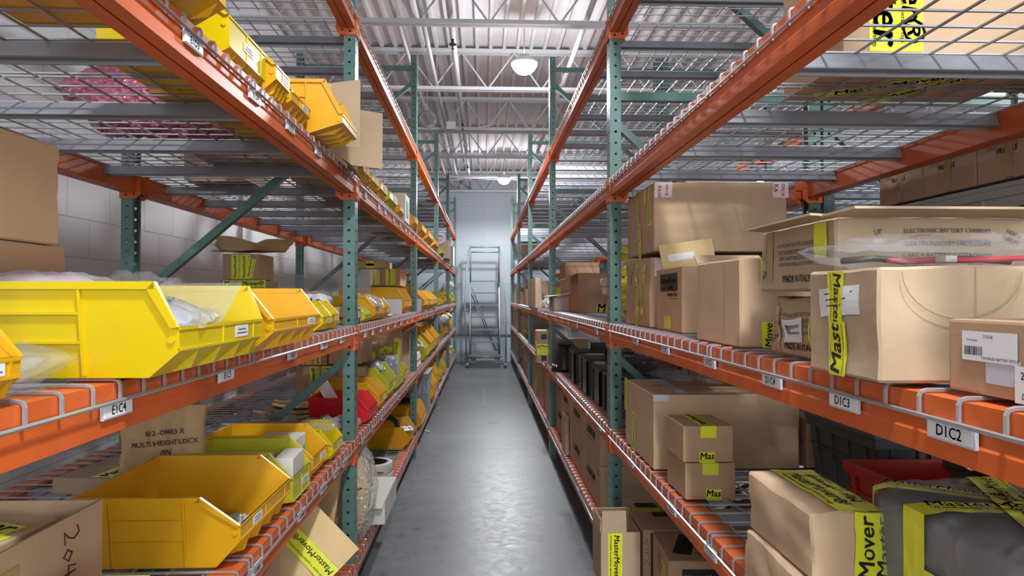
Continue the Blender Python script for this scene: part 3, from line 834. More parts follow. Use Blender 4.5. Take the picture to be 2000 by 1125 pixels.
def lump(name, label, c, size, seed=0, m='kraft', cat='part', rz=0, rough=.25, n=24, group=None, rx=0):
    X, Y, Z = size; sd = Vector((seed*2.3, seed*4.1, seed))
    s = MB()
    def f(u, v):
        th = u*2*pi; ph = v*pi
        d = Vector((sin(ph)*cos(th), sin(ph)*sin(th), cos(ph)))
        g = lambda q: math.copysign(abs(q)**.62, q)
        p = Vector((g(d.x)*X/2, g(d.y)*Y/2, g(d.z)*Z/2+Z/2))
        return p*(1+rough*.5*noise.noise(d*2.4+sd))+Vector((0, 0, 0))
    s.grid(f, n, n//2)
    o = s.build(name, M[m], None, smooth=True); o.location = c; o.rotation_euler = (rx, 0, rz); tag(o, label, cat, group); return o

def sheet(name, label, c, w, h, rz=0, rx=0, ry=0, m='paper', cat='paper', t=.004, bend=.0, seed=0, group=None, crumple=0.0, items=()):
    """envelope, board or paper lying or leaning: local x width, y height"""
    s = MB(); nu, nv = (1, 1) if not (bend or crumple) else (26, 26)
    f = lambda k: (lambda a, b: Vector(((a-.5)*w, (b-.5)*h, bend*(4*(a-.5)**2)+crumple*noise.noise(Vector((a*3+seed, b*3, seed)))+crumple*.4*noise.noise(Vector((a*9+seed, b*9, seed)))+k*t)))
    s.grid(f(0), nu, nv); s.grid(f(1), nu, nv)
    A = [(0, 0), (1, 0), (1, 1), (0, 1)]
    for i in range(4):
        (a0, b0), (a1, b1) = A[i], A[(i+1) % 4]
        for k in range(nu):
            p, q = k/nu, (k+1)/nu
            s.add([f(0)(a0+(a1-a0)*p, b0+(b1-b0)*p), f(0)(a0+(a1-a0)*q, b0+(b1-b0)*q), f(1)(a0+(a1-a0)*q, b0+(b1-b0)*q), f(1)(a0+(a1-a0)*p, b0+(b1-b0)*p)], [(0, 1, 2, 3)])
    e = empty(name, c, rz, rx, ry); tag(e, label, cat, group)
    s.build('sheet_body', M[m], e, smooth=bool(crumple), fix=True, sharp=50 if crumple else None)
    for it in items:                              # (text, u, v, height, mat, angle) or ('#', u, v, w, h, mat)
        q = MB()
        top = lambda p: Vector(f(1)(p.x/w+.5, p.y/h+.5))+Vector((0, 0, .0012+crumple*.08))
        if it[0] == '#':
            q.grid(lambda a, b: top(Vector((it[1]*w+(a-.5)*it[3], it[2]*h+(b-.5)*it[4], 0))), 6, 6); q.build('label', M[it[5]], e, fix=False)
        else:
            put_text(q, it[0], (it[1]*w, it[2]*h, 0), (cos(it[5]), sin(it[5]), 0), (-sin(it[5]), cos(it[5]), 0), height=it[3], bold=.02, warp=top)
            q.build('printed_text', M[it[4]], e, fix=False)
    return e

def tote(name, label, x0, x1, y0, y1, z0, z1, m='greytote', lid=None, rz=0, group=None, ribs=True, cat='tote', handle='y-'):
    sx, sy, sz = x1-x0, y1-y0, z1-z0; hx, hy = sx/2, sy/2; t = .005
    e = empty(name, ((x0+x1)/2, (y0+y1)/2, z0), rz); tag(e, label, cat, group)
    s = MB()
    tp = lambda v: Vector((v.x*(1-.07*(1-v.z/sz)), v.y*(1-.07*(1-v.z/sz)), v.z))
    for a in ((-hx, hx, -hy, -hy+t), (-hx, hx, hy-t, hy), (-hx, -hx+t, -hy, hy), (hx-t, hx, -hy, hy)): s.box(*a, 0, sz)
    s.box(-hx, hx, -hy, hy, 0, t)
    for a in ((-hx-.01, hx+.01, -hy-.01, -hy), (-hx-.01, hx+.01, hy, hy+.01), (-hx-.01, -hx, -hy, hy), (hx, hx+.01, -hy, hy)): s.bevbox(*a, sz-.028, sz, .003)
    if ribs:
        for i in range(5):
            q = -hx+sx*(i+.5)/5
            for y in (-hy-.007, hy): s.box(q-.003, q+.003, y, y+.007, .01, sz-.028)
        for i in range(4):
            q = -hy+sy*(i+.5)/4
            for x in (-hx-.007, hx): s.box(x, x+.007, q-.003, q+.003, .01, sz-.028)
        for y in (-hy-.006, hy): s.box(-hx, hx, y, y+.006, sz*.55, sz*.55+.006)
        for x in (-hx-.006, hx): s.box(x, x+.006, -hy, hy, sz*.55, sz*.55+.006)
    s.map(tp); s.build('tote_body', M[m], e)
    if lid:
        l = MB().bevbox(-hx-.014, hx+.014, -hy-.014, hy+.014, sz-.002, sz+.016, .006).bevbox(-hx*.8, hx*.8, -hy*.8, hy*.8, sz+.014, sz+.024, .006)
        l.build('tote_lid', M[lid], e)
    h = MB()
    if handle == 'y-': h.box(-.05, .05, -hy-.0095, -hy-.004, sz*.72, sz*.86)
    else: h.box(min(-hx-.0095, -hx-.004), max(-hx-.0095, -hx-.004), -.05, .05, sz*.72, sz*.86)
    h.build('hand_hole', M['black'], e)
    return e
# ================================================================== goods on the left rack
A_, B_, C_, D_ = ZL['A']+.001, ZL['B']+.001, ZL['C']+.001, ZL['D']+.001
XL = -XF
# ---- waist-high shelf, nearest bay
bin_('orange-yellow bin cut by the left picture edge on the waist-high left shelf', 'oyellow', -.567, .735, .165, C_, .22, .105, dt=.045, db=.03)
bag('plastic_bag', 'clear bag of small parts lying in front of the biggest bright yellow bin', (-.72, .98, C_+.03), (.26, .18, .06), .05, 3, 'bag', crumple=.35, rx=.1, fill='bag')
bin_('biggest bright yellow bin on the waist-high left shelf, nearest the camera', 'byellow', -.474, 1.118, .435, C_, .44, .151, dt=.032, db=.05, lt=.53, lb=.28, cardpos=.18)
bag('plastic_bag', 'grey printed bag with an orange band lying in the biggest yellow bin', (-.63, 1.30, C_+.098), (.27, .28, .06), .25, 5, 'bagw', crumple=.2, fill='holder', rx=.05, ry=.12,
    items=(('#', -.22, .20, .075, 'cable red', .1), ('MA', -.17, .20, .045, 'ink', .1), ('ORIGINAL DELPHI', .05, -.02, .016, 'blue ink', .1), ('ALL PARTS', .05, -.11, .016, 'blue ink', .1), ('ALIGN', .08, -.2, .016, 'blue ink', .1)))
bag('plastic_bag', 'clear folded bag standing against the far wall of the biggest yellow bin', (-.60, 1.47, C_+.11), (.20, .12, .02), -.3, 8, 'bag', crumple=.2, rx=.85)
bin_('large orange-yellow bin right behind the biggest bright yellow one', 'oyellow', -.462, 1.578, .46, C_, .40, .151, dt=.055, db=.06, lt=.52, lb=.33, cardpos=.26)
bin_('small bright yellow bin just past the large orange-yellow one', 'byellow', -.585, 2.62, .14, C_, .20, .105, dt=.04, db=.035)
bin_('second small bright yellow bin, next to the first upright on the left', 'byellow', -.592, 2.80, .15, C_, .20, .112, dt=.05, db=.035)
bin_('deeper yellow ribbed bin holding white rolls beside the first left upright', 'byellow', -.66, 2.99, .17, C_, .28, .10, dt=.03, db=.03, card=False)
for k, (xx, nm) in enumerate(((-.75, 'left'), (-.69, 'right'))):
    e = empty('plastic_roll', (xx, 3.0, C_+.105)); tag(e, 'white plastic roll, %s of the two lying in the ribbed yellow bin' % nm, 'roll')
    MB().cyl((0, 0, 0), .036, .13, 24, axis='y').build('roll_body', M['white plastic'], e, True); MB().cyl((0, -.003, 0), .014, .003, 16, axis='y').build('roll_core', M['grey ink'], e)
    MB().cyl((0, .02, 0), .0375, .012, 24, axis='y').build('end_band', M['whitecard'], e, True)
for k, xx in enumerate((-1.06, -.97, -.88)):
    carton('parts_box', 'small brown box, %s of three in a row behind the small yellow bins' % ('left', 'middle', 'right')[k], xx, xx+.083, 3.42, 3.52, C_, C_+.155, 'card3', group='three small boxes in a row')
# big cartons behind the bins
carton('brown_carton', 'large plain carton at the left edge, lower of two stacked behind the yellow bin', -1.50, -.945, 1.02, 1.65, C_, 1.511, 'card3', warp=.003, seed=2, edge=.006)
carton('brown_carton', 'large plain carton at the left edge, upper of two stacked behind the yellow bin', -1.50, -.95, 1.0, 1.63, 1.515, 1.735, 'card', warp=.004, seed=4, edge=.006, rx=-.0)
bag('plastic_bag', 'bag with a fine grid print lying on top of the yellow bin load', (-.86, 1.43, 1.425), (.22, .16, .05), .1, 11, 'bagw', crumple=.3, fill='pale pink')
bag('plastic_bag', 'clear torn bag peeping over the yellow bin beside the rear upright', (-.82, 1.72, 1.43), (.18, .10, .05), .2, 12, 'bag', crumple=.5)
# two taped cartons by the wall
T_ = ('tape', 'y-', -.25, 0, .13, .05, 90, {}); T2 = ('tape', 'y-', .25, .0, .13, .055, 90, {'lift': 1})
carton('taped_carton', 'brown carton crossed with yellow tape near the block wall, lower of two', -1.43, -1.20, 3.93, 4.2, C_, 1.49, 'card3', items=(('tape', 'y-', .1, .8, .23, .05, 0, {}),))
carton('taped_carton', 'brown carton crossed with yellow tape near the block wall, upper of two', -1.41, -1.215, 3.90, 4.17, 1.494, 1.633, 'card3', seam='y',
       items=(T_, T2, ('tape', 'y-', .55, -.1, .10, .04, 80, {'lift': 2})))
e = empty('paper_bag', (-1.30, 3.98, 1.64), .1); tag(e, 'crumpled open kraft paper bag on top of the taped carton near the wall', 'paper bag')
s = MB(); s.grid(lambda u, v: Vector((.20*cos(2*pi*u)*(1+.25*v)*(.8+.2*sin(6*pi*u+1)), .12*sin(2*pi*u)*(1+.2*v), .012+.055*v*(1+.4*sin(4*pi*u))+.012*noise.noise(Vector((u*9, v*5, 1))))), 40, 6); s.grid(lambda u, v: Vector((.20*cos(2*pi*u)*v, .12*sin(2*pi*u)*v, .012)), 24, 3)
s.build('bag_wall', M['kraft'], e, True, fix=False)

# ---- waist-high shelf, second bay
carton('parts_box', 'small printed brown box beside the first left upright, second bay', -.72, -.60, 3.37, 3.52, C_, C_+.078, 'card', items=(('label', 'x+', 0, .1, .05, .03, 0, {}), ('tape', 'y-', 0, -.3, .1, .014, 0, {'m': 'redbin', 'text': False}), ('print', 'x+', 0, -.5, .08, 0, 0, {'text': 'III'})))
bin_('small lemon-coloured bin in front of the bagged bin, second bay', 'lyellow', -.585, 3.55, .20, C_, .22, .075, dt=.03, db=.03, card=False)
bin_('orange-yellow bin with milky bags sticking out, second bay waist-high shelf', 'oyellow', -.57, 3.78, .28, C_, .42, .135, dt=.05, db=.05)
bag('plastic_bag', 'milky bag slumped over the front of the second-bay yellow bin', (-.66, 3.86, C_+.10), (.22, .16, .07), .4, 21, 'bagw', crumple=.4, rx=.3)
bin_('orange-yellow bin with a clear bag heap, second bay, farther one', 'oyellow', -.57, 4.10, .30, C_, .42, .125, dt=.05, db=.05)
bag('plastic_bag', 'big clear bag standing up out of the second-bay bins', (-.80, 4.15, C_+.19), (.34, .24, .06), -.35, 22, 'bag', crumple=.3, rx=1.0)
bag('plastic_bag', 'smaller clear bag leaning left of the big standing bag', (-1.02, 4.0, C_+.16), (.24, .24, .05), .3, 23, 'bag', crumple=.3, rx=.9)
sheet('white_pouch', 'cream paper pouch lying flat on the second-bay waist-high shelf', (-.68, 4.72, C_+.004), .16, .26, .1, m='paper', bend=.004)
sheet('white_card', 'white card standing against the long orange-yellow bin near the second upright', (-.68, 5.28, C_+.055), .16, .11, 0, rx=1.45, m='white plastic', cat='card')
sheet('white_card', 'pale blue-white card standing just beyond the second left upright', (-.60, 6.35, C_+.055), .10, .11, 0, rx=1.45, m='white plastic', cat='card')
bin_('long orange-yellow bin before the second left upright, waist-high shelf', 'oyellow', -.60, 5.45, .55, C_, .50, .20, dt=.06, db=.06, card=False)
bin_('orange-yellow bin just beyond the second left upright', 'oyellow', -.54, 6.5, .55, C_, .25, .20, dt=.10, db=.08)
bin_('third-bay orange-yellow bin with a black strip in its mouth', 'oyellow', -.54, 7.2, .55, C_, .25, .20, dt=.10, db=.08)
bin_('third-bay orange-yellow bin, farthest of the row of three', 'oyellow', -.54, 7.9, .6, C_, .25, .20, dt=.10, db=.08)
carton('taped_carton', 'brown carton with vertical yellow tape behind the long bins, bottom one', -1.15, -.80, 6.75, 7.2, C_, 1.50, 'card3', items=(('tape', 'y-', .6, 0, .2, .09, 90, {}), ('tape', 'y-', -.6, 0, .2, .09, 90, {})))
carton('taped_carton', 'brown carton behind the long bins, resting on the lower one', -1.15, -.78, 6.72, 7.2, 1.504, 1.665, 'card3', items=(('tape', 'y-', .5, 0, .15, .09, 90, {}), ('tape', 'y-', -.3, .0, .14, .09, 90, {})), seam='y')
carton('taped_carton', 'long flat taped carton, topmost behind the long bins', -1.18, -.92, 6.72, 7.2, 1.668, 1.74, 'card2', items=(('tape', 'y-', -.1, 0, .07, .07, 90, {}), ('tape', 'y-', 0, .0, .26, .02, 0, {})))
carton('taped_carton', 'dark brown taped carton beside the second left upright, far side', -.98, -.82, 8.2, 8.5, C_, 1.56, 'card3', items=(('tape', 'y-', 0, 0, .2, .1, 90, {}),))
bag('plastic_bag', 'white bag on the waist-high shelf by the farthest left upright', (-.60, 12.45, C_+.30), (.18, .5, .16), 0, 25, 'bagw', crumple=.5)

# ---- fourth level (above eye height)
bin_('big orange-yellow bin nearest the camera on the fourth-level left beam', 'oyellow', -.53, 1.04, .45, D_, .40, .16, dt=.05, db=.06, lt=.62, lb=.25)
bin_('bright yellow bin with a paper card behind the E1D3 beam label', 'byellow', -.585, 1.645, .285, D_, .30, .155, dt=.06, db=.05, lt=.62, lb=.15, cardpos=0)
bin_('orange-yellow bin between two yellow ones on the fourth-level beam', 'oyellow', -.565, 1.95, .14, D_, .34, .155, dt=.07, db=.05)
bin_('small orange-yellow bin with white cards on its front, fourth level', 'oyellow', -.57, 2.12, .24, D_, .30, .12, dt=.05, db=.05, cardpos=.2)
bin_('large light orange bin showing its whole side on the fourth level', 'oyellow', -.475, 2.40, .28, D_, .36, .178, dt=.055, db=.11, lt=.36, lb=.20, card=False)
e = carton('open_carton', 'brown carton lying with its flaps spread out past the fourth-level left beam', -.93, -.60, 2.82, 3.15, D_, 2.245, 'card')
cx_, cy_ = -.765, 2.985
for nm_, pts in (('flap', [(-.60, 2.825, .045), (-.482, 2.80, .03), (-.482, 2.80, .30), (-.60, 2.825, .292)]), ('flap', [(-.60, 3.148, .03), (-.448, 3.17, .015), (-.448, 3.17, .262), (-.60, 3.148, .28)]), ('flap', [(-.572, 2.83, .012), (-.572, 3.14, .012), (-.50, 3.16, -.09), (-.515, 2.83, -.03)])):
    P_ = [Vector((x-cx_, y-cy_, z)) for x, y, z in pts]; nn_ = (P_[1]-P_[0]).cross(P_[3]-P_[0]).normalized()*.004
    MB().add(P_+[p+nn_ for p in P_], [(0, 1, 2, 3), (7, 6, 5, 4), (0, 4, 5, 1), (1, 5, 6, 2), (2, 6, 7, 3), (3, 7, 4, 0)]).build(nm_, M['card2'], e)
bag('plastic_bag', 'pink bubble-wrapped bundle lying on the fourth-level left deck', (-1.14, 2.62, D_+.15), (.62, .36, .25), .12, 31, 'pinkbubble', crumple=.25, fill='pink plastic')
lump('wire_bundle', 'tangle of dark wire beside the pink bubble-wrapped bundle', (-.83, 2.55, D_+.002), (.10, .08, .07), 5, 'brass', 'wire')
carton('flat_carton', 'flat carton seen from below at the back of the fourth-level left deck', -1.42, -1.12, 3.42, 3.8, D_, 2.09, 'card3', items=(('tape', 'bot', 0, 0, .3, .05, 0, {}),))
carton('flat_carton', 'brown carton seen from below right of the pink bundle', -1.14, -.95, 2.86, 3.10, D_, 2.06, 'card2')
specs = [('oyellow', 3.36, .22, .15, 'first'), ('oyellow', 3.62, .25, .15, 'second'), ('oyellow', 3.92, .28, .16, 'third'), ('lyellow', 4.30, .40, .165, 'fourth'), ('oyellow', 4.85, .26, .13, 'fifth')]
for m_, y0, W_, H_, nth in specs:
    bin_('%s bin in the second bay, fourth level, of the left rack' % nth, m_, -.565, y0, W_, D_, .34, H_, dt=.09, db=.07, group='bins on the fourth level of the left rack')
carton('printed_carton', 'white carton with a teal print on the fourth level, second bay', -.66, -.57, 5.20, 5.50, D_, 2.16, 'whitecard', items=(('block', 'x+', 0, 0, .12, .12, 0, {}), ('tape', 'x+', 0, 0, .12, .12, 0, {'m': 'teal', 'text': False, 'lift': 2})))
specs = [('oyellow', 5.75, .25, .18, 'yellow bin just before the second left upright, fourth level'), ('oyellow', 6.4, .5, .19, 'large yellow bin just past the second left upright, fourth level'), ('oyellow', 7.15, .75, .22, 'largest yellow bin in the third bay, fourth level'),
         ('oyellow', 8.1, .7, .20, 'yellow bin near the third left upright, fourth level'), ('lyellow', 9.5, .6, .16, 'lemon bin beyond the third left upright, fourth level'), ('oyellow', 11.1, .6, .14, 'small yellow bin in the far fourth bay, fourth level')]
for m_, y0, W_, H_, t in specs: bin_(t, m_, -.55, y0, W_, D_, .36, H_, dt=.11, db=.09)
e = empty('foam_ring', (-.60, 9.80, D_+.25), 0, pi/2); tag(e, 'pale pink foam ring standing on a bin on the fourth level past the third upright', 'foam ring')
mb = MB()
for k in range(12): a = k*pi/6; mb.tube([(.062*cos(a), .062*sin(a), -.03), (.062*cos(a), .062*sin(a), .03)], .028, 8)
mb.lathe((0, 0, 0), [(.038, -.04), (.084, -.04), (.084, .04), (.038, .04), (.038, -.04)], 24); mb.build('ring_body', M['pale pink'], e, True)
carton('brown_carton', 'pale carton at the far end of the fourth-level left shelf', -.85, -.50, 10.2, 10.8, D_, 2.22, 'card2')
carton('brown_carton', 'white-faced carton at the very end of the fourth-level left shelf', -.8, -.53, 12.5, 13.1, D_, 2.3, 'whitecard')

# ---- second level (knee-high)
carton('open_carton', 'open carton marked 2045 in pen at the lower left picture corner', -1.16, -.752, .98, 1.44, B_, 1.0, 'card', open_top=True, flaps=(('x-', .14, 25),),
       items=(('pen', 'x+', .50, .28, .105, .11, -90, {'r': .0016, 'strokes': [[(-.62, .25), (-.5, .3), (-.42, .15), (-.48, 0), (-.6, -.12), (-.38, -.1)], [(-.2, .1), (-.28, -.02), (-.18, -.14), (-.08, 0), (-.2, .1)], [(.05, .2), (0, 0), (.18, 0)], [(.14, .2), (.14, -.2)], [(.5, .2), (.32, .2), (.3, .03), (.45, 0), (.44, -.15), (.3, -.18)]]}),
              ('print', 'x+', .80, -.30, .075, 0, 10, {'text': 'GENIUS', 'm': 'blue ink', 'bold': .03}), ('tape', 'x+', -.25, -.1, .20, .07, 90, {'m': 'cltape', 'text': False})))
carton('taped_carton', 'brown carton with bright yellow tape lying tilted inside the open corner carton', -1.06, -.825, 1.17, 1.405, .86, .985, 'card', rx=.02, ry=.05, rz=-.12, items=(('tape', 'top', .0, .0, .22, .06, -10, {'part': 'Master'}), ('tape', 'top', .12, .42, .17, .05, -10, {'lift': 1, 'part': 'Master'}), ('label', 'top', -.35, .8, .08, .04, -8, {})))
bin_('lemon bin showing only its rim at the bottom edge below the largest orange-yellow bin', 'lyellow', -.53, 1.04, .22, B_, .18, .158, dt=.05, db=.04)
bin_('largest orange-yellow bin on the second-level left shelf, holding metal parts', 'oyellow', -.573, 1.70, .45, B_, .385, .172, dt=.09, db=.06, lt=.60, lb=.38, cardpos=-.2)
lump('metal_parts', 'small heap of grey metal parts in the largest knee-high bin', (-.66, 1.87, B_+.005), (.08, .15, .06), 2, 'parts metal', 'metal parts', rough=.9)
bin_('lemon bin holding white cartons, second-level left shelf', 'lyellow', -.587, 2.22, .235, B_, .33, .162, dt=.07, db=.045, lt=.5, lb=.05)
carton('white_carton', 'white carton standing in the lemon bin on the second level', -.66, -.60, 2.26, 2.42, B_+.005, B_+.135, 'whitecard', rz=.05)
carton('flat_carton', 'flat grey-white carton lying inside the lemon bin, towards its back', -.88, -.70, 2.25, 2.43, B_+.005, B_+.12, 'whitecard')
bin_('orange-yellow bin with a green and white box inside, second level', 'oyellow', -.587, 2.48, .24, B_, .36, .165, dt=.08, db=.05)
carton('white_carton', 'white and green box lying in the orange-yellow bin, second level', -.80, -.66, 2.53, 2.68, B_+.005, B_+.14, 'whitecard', items=(('tape', 'x+', 0, 0, .12, .05, 0, {'m': 'teal', 'text': False}),))
bin_('small bright bin topped with a clear bag before the first left upright', 'byellow', -.58, 2.77, .20, B_, .16, .135, dt=.05, db=.04)
bag('plastic_bag', 'clear bag bulging from the small bright bin, second level', (-.66, 2.87, B_+.125), (.14, .15, .035), .1, 41, 'bag', crumple=.3)
carton('taped_carton', 'low carton with FRAGILE tape across its top, second-level left shelf', -1.06, -.80, 3.02, 3.21, B_, B_+.088, 'card3', items=(('tape', 'top', 0, .1, .25, .06, 0, {'part': 'FRAGILE'}), ('label', 'x+', 0, 0, .12, .07, 0, {})))
carton('taped_carton', 'low taped carton lying far back behind the largest knee-high bin', -1.38, -1.12, 2.36, 2.74, B_, .812, 'card2', rz=-.12, items=(('tape', 'top', .3, 0, .36, .09, 90, {}),))
sheet('paper_bag', 'crumpled kraft paper bag lettered in pen, standing on the second-level left deck', (-.985, 2.24, .905), .25, .32, -.03, rx=pi/2-.14, m='kraft', cat='paper bag', crumple=.028, seed=3, t=.02,
      items=(('012-09403 X', .04, .24, .016, 'marker', .09), ('MULTI HEIGHT LOCK', .04, .14, .015, 'marker', .09), ('PIN', .06, .05, .016, 'marker', .09)))
for k, (x_, y_, w_, h_, rz_, m_, t_) in enumerate([(-1.05, 3.85, .34, .24, .3, 'envelope', 'manila envelope, bottom of the loose pile behind the left brace'), (-1.0, 3.92, .30, .22, -.1, 'kraft', 'brown paper envelope, middle of the loose pile behind the left brace'),
                                                  (-1.02, 4.0, .28, .2, .2, 'envelope', 'pale envelope, top of the loose pile behind the left brace'), (-.98, 3.55, .24, .16, .1, 'whitecard', 'cream envelope nearest the camera in the loose pile')]):
    sheet('envelope', t_, (x_, y_, B_+.006+.016*k if k < 3 else B_+.004), w_, h_, rz_, m=m_, cat='envelope', bend=.02, t=.006)
bag('plastic_bag', 'grey-green crumpled wrapper beside the left brace foot', (-.99, 3.42, B_+.04), (.22, .18, .08), .4, 43, 'bagw', crumple=.6, fill='envelope')
bag('plastic_bag', 'white crumpled bag lying by the first left upright, second level', (-.72, 3.42, B_+.035), (.26, .2, .07), .1, 44, 'bagw', crumple=.6)
bag('plastic_bag', 'dark reddish film bag between the red bin and the taped carton', (-.86, 3.36, B_+.03), (.20, .12, .07), .1, 45, 'bag', crumple=.7, fill='redbin')
bin_('the only red bin, beside the first left upright on the second level', 'redbin', -.575, 3.60, .30, B_, .30, .135, dt=.05, db=.04, lb=.2, card=False)
sheet('paper_sheet', 'white curled paper sheet sticking out of the red bin', (-.80, 3.74, B_+.13), .06, .17, .35, rx=1.25, ry=-.5, m='paper', bend=.008, t=.001)
bin_('orange-yellow bin right behind the red one, second level', 'oyellow', -.575, 3.98, .30, B_, .36, .165, dt=.07, db=.05)
bin_('wide lemon bin with a bag, second bay, second level', 'lyellow', -.575, 4.36, .42, B_, .27, .21, dt=.08, db=.06)
bag('plastic_bag', 'clear bag of parts in the wide lemon bin, left part', (-.72, 4.5, B_+.20), (.2, .22, .07), .3, 46, 'bag', crumple=.6, fill='parts metal')
bin_('lemon bin holding a blue-white bag, second bay, second level', 'lyellow', -.575, 4.86, .26, B_, .34, .15, dt=.06, db=.05)
bag('printed_bag', 'blue and white printed bag standing in the lemon bin', (-.65, 4.92, B_+.15), (.14, .2, .06), .2, 47, 'bagw', crumple=.3, rx=1.1, fill='blue ink')
bin_('farthest lemon bin in the second bay, second level, with clear bag', 'lyellow', -.575, 5.16, .30, B_, .36, .19, dt=.09, db=.06)
carton('taped_carton', 'large dark carton with torn yellow tape strips on its face, second level', -.89, -.625, 5.52, 6.12, B_, 1.12, 'card3',
       items=(('tape', 'y-', -.75, .0, .2, .035, 80, {}), ('tape', 'y-', -.2, .25, .17, .04, 10, {'text': False}), ('tape', 'y-', .1, -.1, .2, .035, 95, {'lift': 1}), ('tape', 'y-', .7, .1, .25, .045, 90, {'lift': 1}), ('tape', 'x+', .3, .3, .2, .03, 90, {})), flaps=(('x+', .12, 60), ('y-', .1, 15)))
carton('taped_carton', 'tape-covered carton beside the first left upright, second bay', -1.0, -.74, 4.75, 5.1, B_+.12, 1.08, 'card3', items=(('tape', 'y-', .2, .3, .25, .05, 0, {}), ('tape', 'y-', -.2, -.3, .25, .05, 5, {}), ('tape', 'y-', 0, .8, .25, .03, 0, {})))
carton('brown_carton', 'flat brown carton under the tape-covered one, second bay', -1.03, -.95, 4.72, 5.2, B_, B_+.115, 'card3')
carton('taped_carton', 'dark carton wound with vertical tape behind the left brace, lower one', -1.12, -.86, 4.3, 4.7, B_, .99, 'card3', items=(('tape', 'y-', -.15, 0, .22, .055, 90, {}), ('tape', 'y-', .4, 0, .22, .05, 90, {'flip': 1})))
carton('taped_carton', 'dark carton wound with vertical tape behind the left brace, upper one', -1.10, -.93, 4.28, 4.7, .994, 1.14, 'card3', items=(('tape', 'y-', -.4, 0, .14, .055, 90, {}), ('tape', 'y-', .3, 0, .14, .045, 90, {'flip': 1})))
carton('brown_carton', 'plain brown carton at the left post, leaning over its neighbour', -.915, -.72, 4.28, 4.6, 1.0, 1.13, 'card', rz=-.06)
carton('brown_carton', 'plain brown carton under the leaning one by the left post', -.855, -.70, 4.26, 4.35, B_+.17, .985, 'card2')
s_ = [('paper_stack', 'stack of cream paper sheets just past the second left upright', -.80, -.60, 6.36, 6.9, B_, .875)]
for nm, t, a, b, c, d, z0, z1 in s_:
    e = empty(nm, ((a+b)/2, (c+d)/2, z0)); tag(e, t, 'paper stack')
    for k in range(6): MB().bevbox(-(b-a)/2+.004*(k % 2), (b-a)/2-.005*(k % 3), -(d-c)/2, (d-c)/2-.01*(k % 2), k*.0195, k*.0195+.018, .002).build('sheet_block', M['whitecard'], e)
bin_('lemon bin with a pale blue bag in the third bay, second level', 'lyellow', -.56, 7.0, .4, B_, .35, .25, dt=.1, db=.06)
bag('plastic_bag', 'pale blue bag inside the third-bay lemon bin', (-.68, 7.1, B_+.16), (.16, .25, .1), .2, 49, 'bagw', crumple=.4, fill='blue ink')
bin_('orange-yellow bin stacked high in the third bay, second level', 'oyellow', -.55, 7.55, .6, B_, .36, .30, dt=.12, db=.08)
carton('open_carton', 'brown carton with an open lid in the third bay, second level', -1.30, -.95, 7.0, 7.6, B_+.0, 1.12, 'card', flaps=(('x+', .14, 55),), open_top=True)
bin_('orange-yellow bin in the far third bay under the waist-high shelf', 'oyellow', -.55, 8.3, .6, B_, .4, .30, dt=.1, db=.1)
bag('plastic_bag', 'clear bag spilling between the third and fourth bays, second level', (-.66, 9.45, 1.10), (.22, .3, .13), .2, 50, 'bag', crumple=.6)
bag('plastic_bag', 'bright yellow plastic bundle near the far left uprights', (-.62, 11.3, 1.10), (.2, .5, .10), .2, 51, 'byellow', crumple=.3)
bag('plastic_bag', 'white crumpled plastic bundle below the yellow bundle, far left', (-.60, 10.35, 1.08), (.18, .35, .13), .2, 52, 'white plastic', crumple=.35)

# ---- lowest level
bin_('largest orange bin on the lowest left shelf, holding a black ring and bracket', 'oyellow', -.573, 5.60, .50, A_, .36, .172, dt=.06, db=.06, lt=.48, lb=.42, card=False)
e = empty('rubber_ring', (-.78, 5.82, A_+.13), 0, pi/2-.4); tag(e, 'black rubber ring lying in the large lowest-shelf bin', 'ring')
MB().tube([(.085*cos(k*pi/12), .085*sin(k*pi/12), 0) for k in range(24)], .02, 8, closed=True).build('ring_body', M['rubber'], e, True)
e = empty('metal_bracket', (-.665, 5.92, A_+.10), .6, .5); tag(e, 'perforated metal bracket leaning in the large lowest-shelf bin', 'bracket')
mb = MB().box(-.09, .09, -.03, .03, 0, .004); mb.m = 1
for q in (-.06, 0, .06): mb.cyl((q, 0, -.001), .011, .007, 12)
mb.build('bracket_plate', [M['parts metal'], M['black']], e)
bin_('yellow bin with a black tray just past the second left upright, lowest shelf', 'oyellow', -.55, 6.34, .55, A_, .40, .21, dt=.05, db=.08)
e = empty('black_tray', (-.82, 6.6, A_+.215)); tag(e, 'black shallow tray resting on the lowest-shelf yellow bin', 'tray')
MB().lathe((0, 0, 0), [(.001, 0), (.17, 0), (.19, .03), (.185, .03), (.165, .006), (.001, .006)], 32).build('tray_body', M['black'], e, True)
tote('grey_tote', 'grey plastic tote on the lowest left shelf, third bay', -.88, -.565, 7.15, 7.75, A_, .62, 'greytote', lid='greytote', cat='tote')
bin_('yellow bin behind the grey tote, lowest left shelf', 'oyellow', -.55, 7.95, .6, A_, .36, .36, dt=.1, db=.08)
bin_('yellow bin above the grey tote area near the third left upright', 'oyellow', -.56, 8.65, .42, A_, .36, .46, dt=.1, db=.08)
for k in range(2):
    e = empty('tape_roll', (-.715, 4.63, A_+.067*k)); tag(e, 'wide white tape roll, %s of two stacked on the lowest left shelf' % ('lower', 'upper')[k], 'tape roll')
    r_ = .128-.002*k
    MB().lathe((0, 0, 0), [(.098, 0), (r_, 0), (r_+.002, .005), (r_+.002, .060), (r_, .065), (.098, .065), (.098, 0)], 48).build('roll_body', M['whitecard'], e, True)
    MB().lathe((0, 0, 0), [(.092, .001), (.0975, .001), (.0975, .064), (.092, .064), (.092, .001)], 48).build('roll_core', M['black'], e, True)
    if k: MB().box(.05, .09, -.128, -.1275, .02, .028).build('roll_print', M['grey ink'], e)
